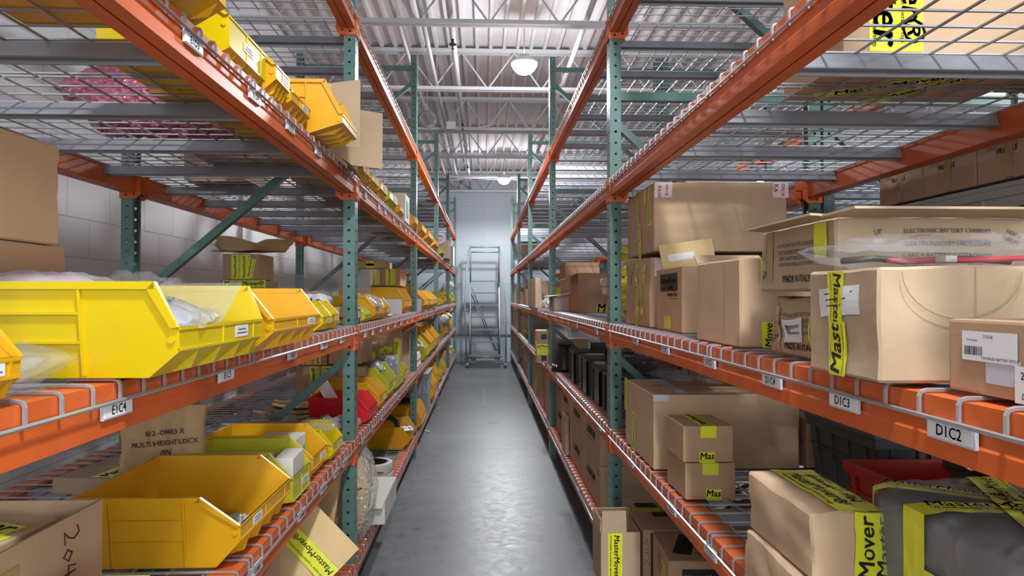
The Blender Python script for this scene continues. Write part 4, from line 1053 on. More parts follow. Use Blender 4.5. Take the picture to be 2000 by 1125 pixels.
carton('white_carton', 'off-white carton with a small label on the lowest left shelf edge', -.73, -.515, 3.76, 4.26, A_, .333, 'whitecard', flaps=(('y-', .07, 110),), items=(('label', 'top', -.35, .45, .045, .035, -10, {}),))
bag('bubble_wrap_pack', 'bubble-wrapped pack bulging out beside the first left upright, lowest shelf', (-.64, 3.50, .45), (.24, .26, .46), .05, 61, 'bubble', cat='bubble wrap pack', crumple=.25, fill='envelope')
sheet('padded_envelope', 'large yellow-brown padded envelope standing behind the first left upright, lowest shelf', (-.82, 3.14, .54), .38, .50, 0, rx=pi/2-.12, ry=.12, m='kraft', cat='envelope', crumple=.01, t=.03, seed=5)
bag('bubble_wrap_pack', 'bubble-wrapped padded pack with slanting yellow tape at the bottom left', (-.72, 2.84, .45), (.30, .28, .16), .3, 62, 'bubble', cat='bubble wrap pack', crumple=.3, rx=.45, ry=.55, fill='envelope',
    items=(('#', .0, .0, .075, 'tape', 1.1),))
e = empty('padded_envelope', (-.62, 2.60, .47), .35, 1.15, -.75); tag(e, 'yellow padded envelope with MasterMover tape strip poking up at the bottom left'.replace('MasterMover ', 'printed '), 'envelope')
s = MB().grid(lambda u, v: Vector(((u-.5)*.26, (v-.5)*.22, .012*sin(pi*u)*sin(pi*v)+.006*noise.noise(Vector((u*6, v*6, 0))))), 12, 12).grid(lambda u, v: Vector(((u-.5)*.26, (v-.5)*.22, -.012*sin(pi*u)*sin(pi*v))), 12, 12)
s.build('envelope_body', M['envelope'], e, True, fix=False)
tp = MB().box(-.035, .035, -.11, .11, .017, .0176).build('packing_tape', M['tape'], e)
s = MB(); put_text(s, TAPE_BIG, (.008, 0, .0185), (0, 1, 0), (-1, 0, 0), width=.2, bold=.012, shear=.15); put_text(s, TAPE_SMALL, (-.02, 0, .0185), (0, 1, 0), (-1, 0, 0), width=.2, bold=.01); s.build('tape_print', M['ink'], tp, fix=False)
carton('taped_carton', 'dusty flat carton wrapped in clear film under the second-level left beam', -.95, -.66, 2.02, 2.36, .42, .56, 'card', rx=.1, items=(('tape', 'top', 0, 0, .3, .06, 30, {}),))
carton('brown_carton', 'brown carton underneath the film-wrapped one, lowest left shelf', -.97, -.64, 2.0, 2.42, A_, .415, 'card3')

# ---- fillers far down the left rack
rnd = random.Random(7)
ORD = ['first', 'second', 'third', 'fourth', 'fifth', 'sixth', 'seventh', 'eighth']
def filler(side, Z, lvname, lv, y0, y1, n, baynm, top, cats, dens=1, xin=.02):
    y = y0
    for k in range(n):
        w = (y1-y0)/n*rnd.uniform(.6, .92); h = rnd.uniform(.4, 1)*top; d = rnd.uniform(.25, .5); xo = rnd.uniform(.0, .06)+xin
        kind = rnd.choice(cats); xa = side*(XF+xo); xb = side*(XF+xo+d); xx = (min(xa, xb), max(xa, xb)); z0 = Z[lv]+.001
        sd = 'left' if side < 0 else 'right'
        if kind == 'bin' and side < 0:
            bin_('yellow bin, %s item from the near end, %s level, %s bay, left rack' % (ORD[k], lvname, baynm), rnd.choice(('oyellow', 'oyellow', 'lyellow', 'byellow')), -XF-xo+.02, y, w, z0, d, min(h, .24), dt=.08, db=.06)
        elif kind == 'bag':
            bag('plastic_bag', 'crumpled bag, %s item from the near end, %s level, %s bay, %s rack' % (ORD[k], lvname, baynm, sd), ((xa+xb)/2, y+w/2, z0+h*.42), (d, w, h*.55), 0, k+int(y*10), rnd.choice(('bag', 'bagw')), crumple=.5, n=12)
        else:
            its = []
            if kind == 'tbox': its = [('tape', 'y-', rnd.uniform(-.4, .4), 0, min(h*.9, .3), .07, 90, {}), ('tape', 'x-' if side > 0 else 'x+', 0, 0, min(h*.8, .3), .06, 90, {})]
            carton('brown_carton', 'brown carton, %s item from the near end, %s level, %s bay, %s rack' % (ORD[k], lvname, baynm, sd), xx[0], xx[1], y, y+w, z0, z0+h, rnd.choice(('card', 'card2', 'card3', 'card')), items=its, seam=rnd.choice(('x', 'y', None)), group='cartons far down the racks')
        y += (y1-y0)/n
bays = [(1, 'second'), (2, 'third'), (3, 'fourth'), (4, 'farthest')]
for b, nm in bays[1:]:
    a, c = YP[b]+.12, YP[b+1]-.05
    if b > 2: filler(-1, ZL, 'waist-high', 'C', a, c, 4, nm, .28, ('bin', 'bin', 'bag'))
    if b > 2: filler(-1, ZL, 'second', 'B', a, c, 4, nm, .3, ('bin', 'box', 'bag'))
    if b > 2: filler(-1, ZL, 'lowest', 'A', a, c, 4, nm, .4, ('box', 'box', 'bin', 'bag'))
filler(-1, ZL, 'lowest', 'A', 4.9, 5.5, 1, 'second', .2, ('box',), xin=.25)
# ================================================================== goods on the right rack
a_, b_, c_, d_ = ZR['A']+.001, ZR['B']+.001, ZR['C']+.001, ZR['D']+.001
PT = {'m': 'ltape', 'text': False}
# ---- waist-high shelf, nearest bay
carton('crumpled_carton', 'bulging brown carton with yellow strips, right under the largest message-taped carton', .645, 1.15, 2.72, 3.19, c_, 1.552, 'card', warp=.006, bulge=.010, seed=3,
       items=(('tape', 'x-', .55, .1, .20, .035, 80, {}), ('tape', 'x-', .15, .3, .16, .035, 95, {}), ('tape', 'x-', -.35, .6, .11, .03, 85, {}), ('tape', 'x-', .1, -.6, .14, .04, 70, {'lift': 1}), ('tape', 'y-', -.86, .72, .05, .07, 0, PT)))
carton('large_carton', 'largest carton on the waist-high right shelf, topmost, with white and pink message tape', .655, 1.175, 2.70, 3.20, 1.575, 1.842, 'card', warp=.003, bulge=.004, seed=6, seam='x', rz=0,
       items=(('tape', 'y-', -.86, .78, .07, .06, 0, PT), ('print', 'y-', -.81, .78, .045, 0, -90, {'text': 'ON HE', 'm': 'red ink', 'bold': .03, 'lift': 2}), ('print', 'y-', -.92, .72, .045, 0, -90, {'text': 'KAGE', 'm': 'red ink', 'bold': .03, 'lift': 2}),
              ('tape', 'y-', .9, .8, .06, .06, 0, PT), ('print', 'y-', .94, .8, .045, 0, -90, {'text': 'ON H', 'm': 'red ink', 'bold': .03, 'lift': 2}), ('print', 'y-', .84, .84, .03, 0, -90, {'text': 'KA', 'm': 'red ink', 'bold': .03, 'lift': 2}),
              ('tape', 'x-', .78, .35, .15, .05, 90, {'part': 'MasterMover'}), ('tape', 'x-', .45, .7, .06, .03, 90, {'text': False}), ('tape', 'x-', -.05, .55, .12, .04, 90, {'part': 'MasterM'}), ('tape', 'x-', .1, -.6, .15, .045, 84, {'lift': 1}),
              ('line', 'x-', 0, .0, .49, .0015, 0, {})))
carton('parts_carton', 'carton printed with black logo block and Genuine Parts beneath a manila envelope', .649, .79, 2.30, 2.64, c_, 1.500, 'card', items=(
    ('block', 'x-', .03, .55, .23, .062, 0, {'texts': (('MasterMover', .0, .14, .84), ('smarter', -.25, -.3, .22), ('handling', .12, -.3, .3))}),
    ('print', 'x-', .30, .18, .13, 0, 0, {'text': 'Genuine Parts', 'm': 'ink', 'bold': .015}), ('line', 'x-', .4, .04, .1, .002, 0, {'m': 'ink'}),
    ('tape', 'x-', -.05, -.72, .09, .045, 0, {'text': False}), ('block', 'y-', .7, .52, .02, .06, 0, {})))
sheet('envelope', 'manila envelope with a white address label leaning on top of the logo carton', (.755, 2.60, 1.552), .20, .105, 0, rx=pi/2-.18, ry=-.14, m='envelope', cat='envelope', t=.006, items=(('#', -.12, .0, .10, .026, 'paper'),))
carton('plain_carton', 'plain brown carton with loose top flaps between the logo carton and the charger cartons', .601, .80, 1.643, 1.98, c_, 1.492, 'card', seam='y', warp=.0015, seed=9, items=(
    ('line', 'x-', .35, 0, .0015, .2, 0, {}), ('line', 'x-', -.85, 0, .0015, .2, 0, {}), ('tape', 'y-', -.35, .72, .055, .03, 90, {'text': False}), ('tape', 'y-', -.25, -.72, .06, .045, 90, {'part': 'Move'})), flaps=(('y+', .05, 60), ('x+', .06, 70)))
CH = ['ELECTRONIC BATTERY CHARGER', 'ELEKTRONISCHES LADEGERÄT', 'CARICA BATTERIE ELETTRONICO', 'CHARGE BATTERIE ELECTRONIQUE']
def charger(label, x0, x1, y0, y1, z0, z1, extra=(), **k):
    it = []
    for i, t in enumerate(CH): it.append(('print', 'x-', .06, .42-.20*i, .158-.002*i, 0, 0, {'text': t, 'm': 'grey ink', 'bold': .018}))
    it.append(('print', 'x-', .08, -.62, .125, 0, 0, {'text': 'MADE IN ITALY', 'm': 'ink', 'bold': .03}))
    it += [('arrows', 'x-', -.74, .15, .05, .075, 0, {'dx': (-.1, .25)}), ('print', 'x-', -.80, -.45, .045, 0, 25, {'text': 'FRAGILE', 'm': 'grey ink', 'bold': .03}), ('print', 'x-', -.74, .1, .06, 0, 0, {'text': 'A     O', 'm': 'grey ink', 'bold': .02})]
    for i, t in enumerate(CH): it.append(('print', 'y-', -.02+.0*i, .62-.33*i, .152 if i != 1 else .15, 0, 0, {'text': t, 'm': 'grey ink', 'bold': .018}))
    it += [('print', 'y-', .56, .58, .026, 0, -25, {'text': 'HOCH', 'm': 'grey ink', 'bold': .03}), ('print', 'y-', .54, .40, .03, 0, -25, {'text': 'HAUT', 'm': 'grey ink', 'bold': .03}), ('print', 'y-', -.62, .6, .014, 0, 10, {'text': 'UP', 'm': 'grey ink'})]
    return carton('charger_carton', label, x0, x1, y0, y1, z0, z1, 'card2', items=tuple(it)+tuple(extra), **k)
charger('battery charger carton on the waist-high right shelf, dented lower one of two', .622, 1.02, 1.235, 1.515, c_, 1.400, warp=.008, bulge=.008, seed=12, edge=.008,
        extra=(('tape', 'x-', .62, .25, .10, .038, -90, {'lift': 2, 'part': 'M World'}), ('label', 'x-', -.08, -.1, .085, .045, 4, {'style': 'bar', 'bx': -.35, 'bw': .7, 'by': .05, 'bh': .4, 'lift': 1}), ('tape', 'x-', -.65, -.1, .09, .03, 90, {'m': 'cltape', 'text': False})))
charger('battery charger carton with its lid flap lifted, upper one of two', .600, 1.00, 1.187, 1.515, 1.412, 1.536, warp=.003, seed=13, edge=.005,
        flaps=(('y-', .10, 88.5, -.04, .37), ('x-', .045, 86, .02, .30)),
        extra=(('tape', 'x-', .72, .42, .062, .045, -90, {'lift': 2, 'text': False}), ('tape', 'x-', -.66, .1, .10, .03, 90, {'m': 'cltape', 'text': False})))
carton('taped_carton', 'crumpled pale carton with tall yellow tape down its aisle side, above the D1C3 label', .543, .86, .956, 1.165, c_, 1.443, 'card2', warp=.004, seed=15, edge=.006,
       items=(('label', 'x-', -.05, .40, .12, .045, 3, {'style': 'lines'}), ('tape', 'x-', -.1, .42, .092, .044, -90, {'lift': 1, 'part': 'Master'}), ('tape', 'x-', -.05, -.50, .082, .046, 90, {'lift': 2, 'flip': 0, 'part': 'Mast'}),
              ('tape', 'y-', .73, .22, .055, .05, 80, {'text': False}), ('line', 'y-', -.12, .0, .0012, .16, 0, {})))
mbk = MB().tube([(.66+.085*cos(pi*k/14+pi), .953, 1.435+.065*sin(pi*k/14+pi)) for k in range(15)], .0008, 4)
fl = mbk.build('flap_outline', M['cardin']); fl.location = (-.7015, -1.0605, -c_); fl.parent = [o for o in col.objects if o.get('label', '').startswith('crumpled pale carton with tall')][0]
bag('plastic_bag', 'clear bag with a red sleeved cable lying on the crumpled taped carton', (.72, 1.05, 1.466), (.42, .17, .055), .04, 71, 'bag', crumple=.35, n=26)
e = empty('cable', (.70, 1.045, 1.455)); tag(e, 'red and black sleeved cable inside the clear bag on the taped carton', 'cable')
MB().tube([(-.09, .0, .0), (-.04, .01, .0), (.02, -.012, .0), (.12, .0, .004), (.19, .0, .010)], .0045, 10).build('red_sleeve', M['cable red'], e, True)
MB().tube([(-.15, .025, .0), (-.10, .02, .004), (-.05, .03, .0), (.04, .02, .004), (.12, .03, .0)], .005, 10).build('black_sleeve', M['rubber'], e, True)
MB().bevbox(-.022, -.004, -.03, -.005, -.004, .006, .002).build('connector', M['whitecard'], e)
carton('labelled_carton', 'small brown carton with a white stock barcode label at the right picture edge', .604, .86, .56, .900, c_, 1.372, 'card3', edge=.004, items=(
    ('label', 'x-', -.55, .30, .092, .036, 0, {'style': 'bar', 'bx': -.44, 'bw': .34, 'by': -.16, 'bh': .30, 'lift': 1, 'texts': (('STOCK', 0, .34, .10), ('Part Number', -.3, .2, .07), ('TSA SEALED BATTERY EXTCR', .2, -.38, .09))}),
    ('label', 'x-', -.42, -.32, .055, .030, 0, {'m': 'holder', 'style': 'x', 'lift': 0}), ('label', 'x-', -.07, -.55, .075, .042, 0, {'style': 'x', 'lift': 3, 'texts': (('2766', -.22, .25, .2), ('D1C2', -.2, -.3, .16))}), ('line', 'x-', 0, .55, .33, .001, 0, {})))
carton('brown_carton', 'brown carton behind the crumpled taped carton and the labelled one', .90, 1.3, .62, .93, c_, 1.39, 'card')

# ---- second level, nearest bay
carton('large_carton', 'largest carton on the second-level right shelf, with grey taped corners', .589, 1.103, 2.441, 2.93, b_, 1.060, 'card', warp=.001, seed=20, seam='x', items=(
    ('tape', 'x-', -.92, .55, .13, .05, 90, {}), ('tape', 'x-', -.3, -.42, .15, .045, 86, {}), ('tape', 'y-', -.9, .92, .055, .022, 0, {'m': 'holder', 'text': False}), ('tape', 'y-', .87, .92, .05, .022, 0, {'m': 'holder', 'text': False}),
    ('tape', 'top', -.55, -.0, .44, .045, 90, {'m': 'holder', 'text': False}), ('line', 'x-', 0, .35, .48, .002, 0, {}), ('line', 'x-', .78, 0, .003, .255, 0, {'m': 'cardedge'}), ('line', 'x-', 0, -.3, .48, .001, 0, {})))
for k, (z0, z1, dx, t) in enumerate(((b_, .909, 0, 'lower'), (.911, 1.018, -.006, 'upper'))):
    carton('small_carton', 'small brown carton with yellow-taped end, %s of the stacked pair by the large carton' % t, .596+dx, .746+dx, 2.08, 2.29, z0, z1, 'card3' if k else 'card3', seam='y', items=(
        ('tape', 'top', .0, 0, .2, .048, 90, {}), ('tape', 'y-', .0, .68, .035, .048, 90, {'text': False}), ('tape', 'y-', -.05 if k else .12, -.72, .046, .032, 0, {'part': 'Mas'})))
for k, (z0, z1, dx, t) in enumerate(((b_, .915, -.012, 'lower'), (.918, 1.032, 0, 'upper'))):
    carton('taped_carton', 'crumpled carton bound lengthwise with wide yellow tape, %s of two beside the film-wrapped unit' % t, .557+dx, .69+dx, 1.185, 1.47, z0, z1, 'card', warp=.006, bulge=.006, seed=30+k, edge=.006, items=(
        ('tape', 'top', .05, .0, .29, .05, 90, {'flip': 1}), ('tape', 'top', .62, .0, .28, .045, 90, {'lift': 1}), ('tape', 'y-', .45, -.0, .115, .055, 90, {'lift': 1, 'part': 'Mover'}), ('tape', 'y-', .88, .0, .11, .035, 90, {'lift': 2, 'part': 'Master'})))
# film-wrapped machine unit
def wrapped_unit():
    e = empty('wrapped_unit', (.925, 1.055, b_)); tag(e, 'dark machine unit wrapped in clear film and crossing yellow tape, bottom right corner', 'wrapped unit')
    hx, hy, H = .245, .215, .262
    def ring(k, rr, zz):
        a = 2*pi*k/48; c, s = cos(a), sin(a)
        g = lambda q: math.copysign(abs(q)**.36, q)
        return Vector((g(c)*hx*rr, g(s)*hy*rr, zz))
    def surf(u, v, off=0):
        # v 0..1: side up, 1..2: top inwards
        if v <= 1: rr, zz = 1+off/.2+.01*sin(v*9), v*H*.93
        elif v < 1.25: q = (v-1)/.25*pi/2; rr, zz = 1-.09*(1-cos(q))+off/.2, H*.93+H*.07*sin(q)
        else: rr, zz = .91*(1-(v-1.25)/.75)+off/.2, H+off
        p = ring(u*48, rr, zz)
        n_ = noise.noise(p*16)*.0035
        return p*(1+n_)+Vector((0, 0, n_+(off if v >= 1.2 else 0)))
    MB().grid(lambda u, v: surf(u, v*2*.999), 48, 24).build('unit_casing', M['greywrap'], e, True, fix=False)
    MB().grid(lambda u, v: surf(u, v*2*.999, .005)+Vector((noise.noise(Vector((u*40, v*20, 1))), noise.noise(Vector((u*40, v*20, 5))), noise.noise(Vector((u*40, v*20, 9)))))*.004, 72, 36).build('film_skin', M['wrapfilm'], e, True, fix=False)
    # tapes: list of paths over the top and down the sides given in plan
    def tape(p0, p1, w, lift, drop0, drop1, text=True):
        p0, p1 = Vector(p0), Vector(p1); d = (p1-p0).normalized(); nrm = Vector((-d.y, d.x)); mid = (p0+p1)/2
        ins = lambda q: (abs(q.x/hx)**(2/.36)+abs(q.y/hy)**(2/.36)) < 1
        def exits(o):
            r = []
            for sg in (-1, 1):
                lo, hi = 0.0, .6
                for _ in range(30):
                    m_ = (lo+hi)/2
                    if ins(o+d*m_*sg): lo = m_
                    else: hi = m_
                r.append(lo*sg)
            return r
        def P(a, b):
            o = mid+nrm*((b-.5)*w); t0, t1 = exits(o); L = t1-t0
            t = a*(L+drop0+drop1)-drop0; g = .010+lift
            wr = .0015*noise.noise(Vector((a*26, b*5, lift*900)))
            if t < 0: q = o+d*t0; q = q+q.normalized()*(g-.001); return Vector((q.x+wr, q.y+wr, H+g*.6+t))
            if t > L: q = o+d*t1; q = q+q.normalized()*(g-.001); return Vector((q.x+wr, q.y+wr, H+g*.6-(t-L)))
            e_ = min(t, L-t); q = o+d*(t0+t)
            return Vector((q.x, q.y, H+g-.006*max(0, 1-e_/.02)+wr))
        L = exits(mid)[1]-exits(mid)[0]; p0 = mid+d*exits(mid)[0]
        s = MB().grid(P, 60, 4); tp = s.build('packing_tape', M['tape'], e, fix=False)
        if text:
            s = MB()
            n = max(1, int(L/.2+.5))
            for k in range(n):
                c = p0+d*(L*(k+.5)/n)
                z = H+.0135+lift
                put_text(s, TAPE_BIG, (c.x+nrm.x*w*.14, c.y+nrm.y*w*.14, z), (d.x, d.y, 0), (nrm.x, nrm.y, 0), width=L/n*.92, bold=.012, shear=.15)
                put_text(s, TAPE_SMALL, (c.x-nrm.x*w*.32, c.y-nrm.y*w*.32, z), (d.x, d.y, 0), (nrm.x, nrm.y, 0), width=L/n*.92, bold=.01)
            s.build('tape_print', M['ink'], tp, fix=False)
    tape((-.185, -.205), (-.02, .205), .056, .003, .26, .12)
    tape((-.25, .03), (.25, -.03), .052, .001, .12, .1)
    tape((-.20, .16), (.22, -.16), .05, .0, .2, .2)
    tape((-.13, -.16), (.24, .14), .05, .002, .2, .2)
    # bands round the side
    def band(z0, w, u0, u1, txt):
        f = lambda a, b: (lambda p: Vector((p.x*1.06, p.y*1.06, z0+w*b+.02*sin(a*4)*1)))(ring((u0+(u1-u0)*a)*48, 1, 0))
        tp = MB().grid(f, 40, 3).build('packing_tape', M['tape'], e, fix=False)
        s = MB()
        wv = lambda p: Vector(f(p.x, p.y))+Vector((f(p.x, p.y).x, f(p.x, p.y).y, 0)).normalized()*.0015
        put_text(s, txt, (.5, .58, 0), (1, 0, 0), (0, 1, 0), width=.8, bold=.022, warp=None)
        s.v = [tuple(wv(Vector((v[0], .58+(v[1]-.58)*4.2, 0)))) for v in s.v]
        s.build('tape_print', M['ink'], tp, fix=False)
    band(.135, .052, .50, .70, 'Mover®'); band(.03, .05, .50, .80, 'MasterMover®'); band(.15, .052, .70, .92, 'MasterMover®'); band(.06, .085, .66, .97, 'Master')
wrapped_unit()
tote('dark_tote', 'dark grey lidded tote at the back of the second-level right shelf', 1.10, 1.50, 1.95, 2.36, b_, 1.0, 'darktote', lid='darktote')
tote('red_crate', 'red plastic crate in front of the dark grey tote', .97, 1.26, 1.53, 1.86, b_, .965, 'crate red', cat='crate')
bag('plastic_bag', 'clear bag heap on a carton behind the largest second-level carton', (1.20, 2.62, 1.02), (.36, .3, .12), .2, 73, 'bag', crumple=.6)
carton('brown_carton', 'dark brown carton under the clear bag heap, second level right', 1.13, 1.44, 2.45, 2.8, b_, .97, 'card3')
bag('plastic_bag', 'shiny clear film lying on top of the largest second-level carton', (.86, 2.80, 1.095), (.38, .2, .04), .1, 74, 'bag', crumple=.6)
for k in range(4):
    e = empty('pipe_fitting', (.975+.052*k, 1.40-.012*k, b_+.262-.012*k), 0, pi/2-.2); tag(e, 'round brass-ringed fitting, %s from the left in the row behind the wrapped unit' % ORD[k], 'fitting', 'row of brass-ringed fittings')
    MB().lathe((0, 0, 0), [(.008, .0), (.010, .010), (.014, .010), (.016, 0), (.018, -.02), (.018, -.05), (.001, -.05)], 20).build('fitting_body', M['rubber'], e, True)
    MB().lathe((0, 0, 0), [(.010, .011), (.0145, .011), (.0145, .014), (.010, .014), (.010, .011)], 20).build('brass_ring', M['brass'], e, True)
carton('dark_box', 'black open-fronted box holding the row of fittings', 1.0, 1.36, 1.30, 1.49, b_, b_+.235, 'rubber')

# ---- lowest level, nearest bay
carton('open_carton', 'open pale carton with a tall flap and vertical yellow tape at the lowest right shelf', .455, .608, 2.74, 2.95, a_, .488, 'card2', items=(
    ('tape', 'y-', -.28, .05, .20, .055, -90, {}), ('line', 'y-', .45, 0, .001, .2, 0, {}), ('line', 'y-', .8, 0, .001, .2, 0, {})), flaps=(('y-', .083, -2, -.025, .095), ('y+', .05, -30), ('x-', .04, -5, 0, .16)), open_top=True)
carton('parts_carton', 'carton with an upright black logo block beside the taped open carton, lowest right', .618, .82, 2.73, 3.16, a_, .500, 'card3', items=(
    ('block', 'y-', -.50, .0, .205, .045, 90, {'texts': (('MasterMover', 0, 0, .9),)}), ('pen', 'y-', -.86, .2, .09, .02, 90, {'r': .0009, 'strokes': [[(-.5, .3), (-.4, .5), (-.35, .2), (-.5, -.4), (-.35, -.4)], [(-.2, .5), (-.3, .1), (-.2, -.4), (-.1, -.1)], [(0, -.5), (.08, .6)], [(.15, .3), (.2, -.3), (.3, 0)], [(.35, -.5), (.45, .6)], [(.5, .4), (.52, -.3), (.62, .3)]]}),
    ('block', 'top', -.2, .5, .09, .07, 0, {'texts': (('MasterMover', 0, 0, .85),)}), ('tape', 'top', -.3, .2, .12, .045, 0, {}), ('block', 'top', .1, -.1, .06, .06, 0, {})))
carton('parts_carton', 'brown carton with a black logo block on its lid, nearest on the lowest right shelf', .64, .92, 2.40, 2.70, a_, .50, 'card3', rz=-.06, items=(
    ('block', 'top', -.35, .1, .21, .065, 72, {'texts': (('MasterMover', 0, .1, .85), ('smarter handling', -.1, -.28, .5))}), ('print', 'top', .05, -.05, .17, 0, 72, {'text': 'Genuine Parts', 'm': 'ink', 'bold': .02}), ('line', 'top', .25, -.1, .002, .16, -18, {'m': 'ink'}),
    ('block', 'y-', -.1, .45, .16, .07, 0, {'texts': (('MasterMover', 0, .1, .85),)}), ('tape', 'x-', .3, -.2, .2, .05, 80, {}), ('arrows', 'x-', -.1, .5, .07, .07, 0, {'frame': 1})))
carton('brown_carton', 'dark carton lying beside the logo carton far inside the lowest right shelf', .95, 1.4, 2.1, 2.7, a_, .62, 'card3')
carton('brown_carton', 'plain carton glimpsed through the second-level right deck near the camera', .66, 1.0, 1.5, 1.95, a_, .60, 'card')

# ---- lowest level, second bay: two tiers of identical printed cartons
ys = [3.72, 4.34, 4.98, 5.56]
for i, y in enumerate(ys[:3]):
    for k in range(2):
        z0, z1 = (a_, .508) if k == 0 else (.510, .745)
        carton('printed_carton', 'brown carton marked LOGIFORM, %s of three along the aisle, %s tier, lowest right shelf' % (('nearest', 'middle', 'farthest')[i], ('bottom', 'top')[k]), .615, 1.05, y, y+.60, z0, z1, 'card', group='two tiers of matching printed cartons', items=(
            ('print', 'x-', -.1, .05, .30, 0, 0, {'text': 'LOGIFORM', 'm': 'ink', 'bold': .035}), ('line', 'x-', -.15, -.35, .22, .004, 0, {'m': 'grey ink'}), ('line', 'x-', .75, .6, .03, .03, 0, {'m': 'grey ink'})))
carton('small_carton', 'slim upright carton in front of the printed carton wall, lowest right shelf', .585, .612, 5.05, 5.28, a_, .55, 'card2')
carton('printed_carton', 'printed carton at the far end of the carton wall by the second right upright, bottom', .63, 1.05, 5.62, 6.1, a_, .52, 'card3', items=(('print', 'x-', 0, .2, .26, 0, 0, {'text': 'LOGIFORM', 'm': 'ink', 'bold': .035}),))
carton('printed_carton', 'printed carton at the far end of the carton wall by the second right upright, top', .63, 1.05, 5.60, 6.1, .523, .745, 'card3', items=(('print', 'x-', 0, .2, .26, 0, 0, {'text': 'LOGIFORM', 'm': 'ink', 'bold': .035}),))
for k in range(3):
    o = MB().tube([(0, 0, 0), (.1, .02, .09), (.22, -.02, .12), (.3, .08, .02), (.4, .1, .06)], .012, 8).build('hose', M['rubber'], None, True); o.location = (.85+.1*k, 3.42+.06*k, a_+.02+.09*k)
    tag(o, 'black hose loop behind the first right upright, %s of three' % ('lowest', 'middle', 'topmost')[k], 'hose', 'black hose loops behind the upright')

# ---- second level, second bay: black brackets and frames
def black_frame(x, y, label, w=.16, d=.30, h=.20):
    e = empty('steel_bracket', (x, y, b_)); tag(e, label, 'steel bracket')
    MB().bevbox(0, w*2.6, 0, d*1.08, h-.012, h, .003).build('frame_top', M['black'], e)
    MB().box(0, .008, 0, d*.62, 0, h-.012).build('side_plate', M['black'], e)
    for yy in (.0, d-.03): MB().box(.0, .03, yy, yy+.03, 0, h-.012).build('leg', M['black'], e)
    for xx in (w*2.3,):
        for yy in (0, d-.03): MB().box(xx, xx+.03, yy, yy+.03, 0, h-.012).build('leg', M['black'], e)
    for q in (.35, .65): MB().box(w*.9, w*.9+.10, d*q, d*q+.012, h, h+.05).build('lug', M['black'], e)
    return e
black_frame(.64, 3.48, 'black steel frame nearest the first right upright, second level')
black_frame(.635, 3.86, 'black steel frame, second from the first right upright, second level')
black_frame(.63, 4.30, 'black steel frame with a tall side plate, third from the first right upright', h=.22)
black_frame(.63, 4.90, 'farthest black steel frame before the second right upright', h=.22)
e = empty('rubber_cone', (.66, 5.75, b_)); tag(e, 'black tapered housing next to the second right upright, second level', 'housing')
MB().lathe((0, 0, 0), [(.001, 0), (.11, 0), (.105, .03), (.06, .2), (.055, .21), (.001, .21)], 28).build('cone_body', M['black'], e, True)
MB().lathe((0, 0, .21), [(.001, 0), (.07, 0), (.072, .02), (.001, .02)], 28).build('cap', M['darktote'], e, True)
for k in range(3): MB().cyl((-.10+.01*k, -.02-.05*k, .05), .014, .004, 12, axis='x').build('bolt', M['steel'], e)
for k in range(2):
    o = MB().tube([(0, 0, 0), (0, 0, .12), (.0, .10, .15), (0, .2, .12), (0, .2, 0)], .014, 8).build('u_handle', M['rubber'], None, True); o.location = (1.14+.14*k, 3.88, b_+.115)
    tag(o, 'black U-shaped handle standing behind the steel frames, %s one' % ('left', 'right')[k], 'handle')
carton('black_tray', 'black low tray under the U-shaped handles, second level right', 1.09, 1.36, 3.85, 4.15, b_+.0, b_+.113, 'rubber')
bag('plastic_bag', 'pink film bag behind the black frames on the second-level right shelf', (1.38, 4.55, b_+.10), (.26, .6, .14), 0, 81, 'pinkbubble', crumple=.4, fill='pink plastic')
carton('flat_carton', 'dark flat carton behind the second-bay brace, second level right', 1.0, 1.4, 5.3, 5.9, b_, b_+.22, 'card3')
for k in range(4):
    carton('board_stack', 'thin pale board, number %s from the bottom of the stack behind the brace' % ORD[k], 1.08, 1.42, 4.75, 5.15, b_+.17+.026*k, b_+.192+.026*k, ('card2', 'whitecard')[k % 2], group='boards stacked behind the brace')
carton('brown_carton', 'brown carton under the stack of thin pale boards', 1.06, 1.44, 4.74, 5.17, b_, b_+.168, 'card3')

# ---- waist-high shelf, second bay
carton('taped_bundle', 'upright bundle wound all over with yellow tape just past the first right upright', .80, 1.05, 3.95, 4.3, c_, 1.60, 'card2', warp=.016, bulge=.03, seed=41, edge=.012, items=tuple(
    [('tape', 'y-', -.2+.12*(k % 3), -.55+.2*k, .30, .045, (-22, 14, 5, -12, 25, 8)[k], {'lift': k, 'text': k % 2 == 0}) for k in range(6)] +
    [('tape', 'x-', .1*(k % 2), -.6+.22*k, .36, .045, (-22, 14, 5, -12, 25, 8)[k], {'lift': k, 'text': False}) for k in range(6)]))
carton('taped_bundle', 'taller tape-wound bundle standing behind the first upright on the right', .83, 1.10, 4.4, 4.75, c_, 1.735, 'card2', warp=.01, seed=43, items=tuple(
    [('tape', 'y-', -.5, -.8+.2*k, .14, .04, (-8, 6)[k % 2], {'lift': k % 2, 'text': False}) for k in range(9)]+[('tape', 'y-', .2, .68, .12, .07, 90, {'part': 'Mover'}), ('tape', 'y-', .6, .5, .2, .06, 90, {'text': False})]))
carton('taped_carton', 'carton with printed tape seen behind the first right upright, next to the bulging carton', .80, 1.12, 3.42, 3.75, c_, 1.53, 'card3', items=(('tape', 'y-', -.55, .1, .2, .07, 0, {}), ('tape', 'y-', -.6, .45, .16, .06, 0, {'lift': 1}), ('block', 'y-', -.72, -.6, .06, .08, 0, {'texts': (('M', 0, 0, .6),)})))
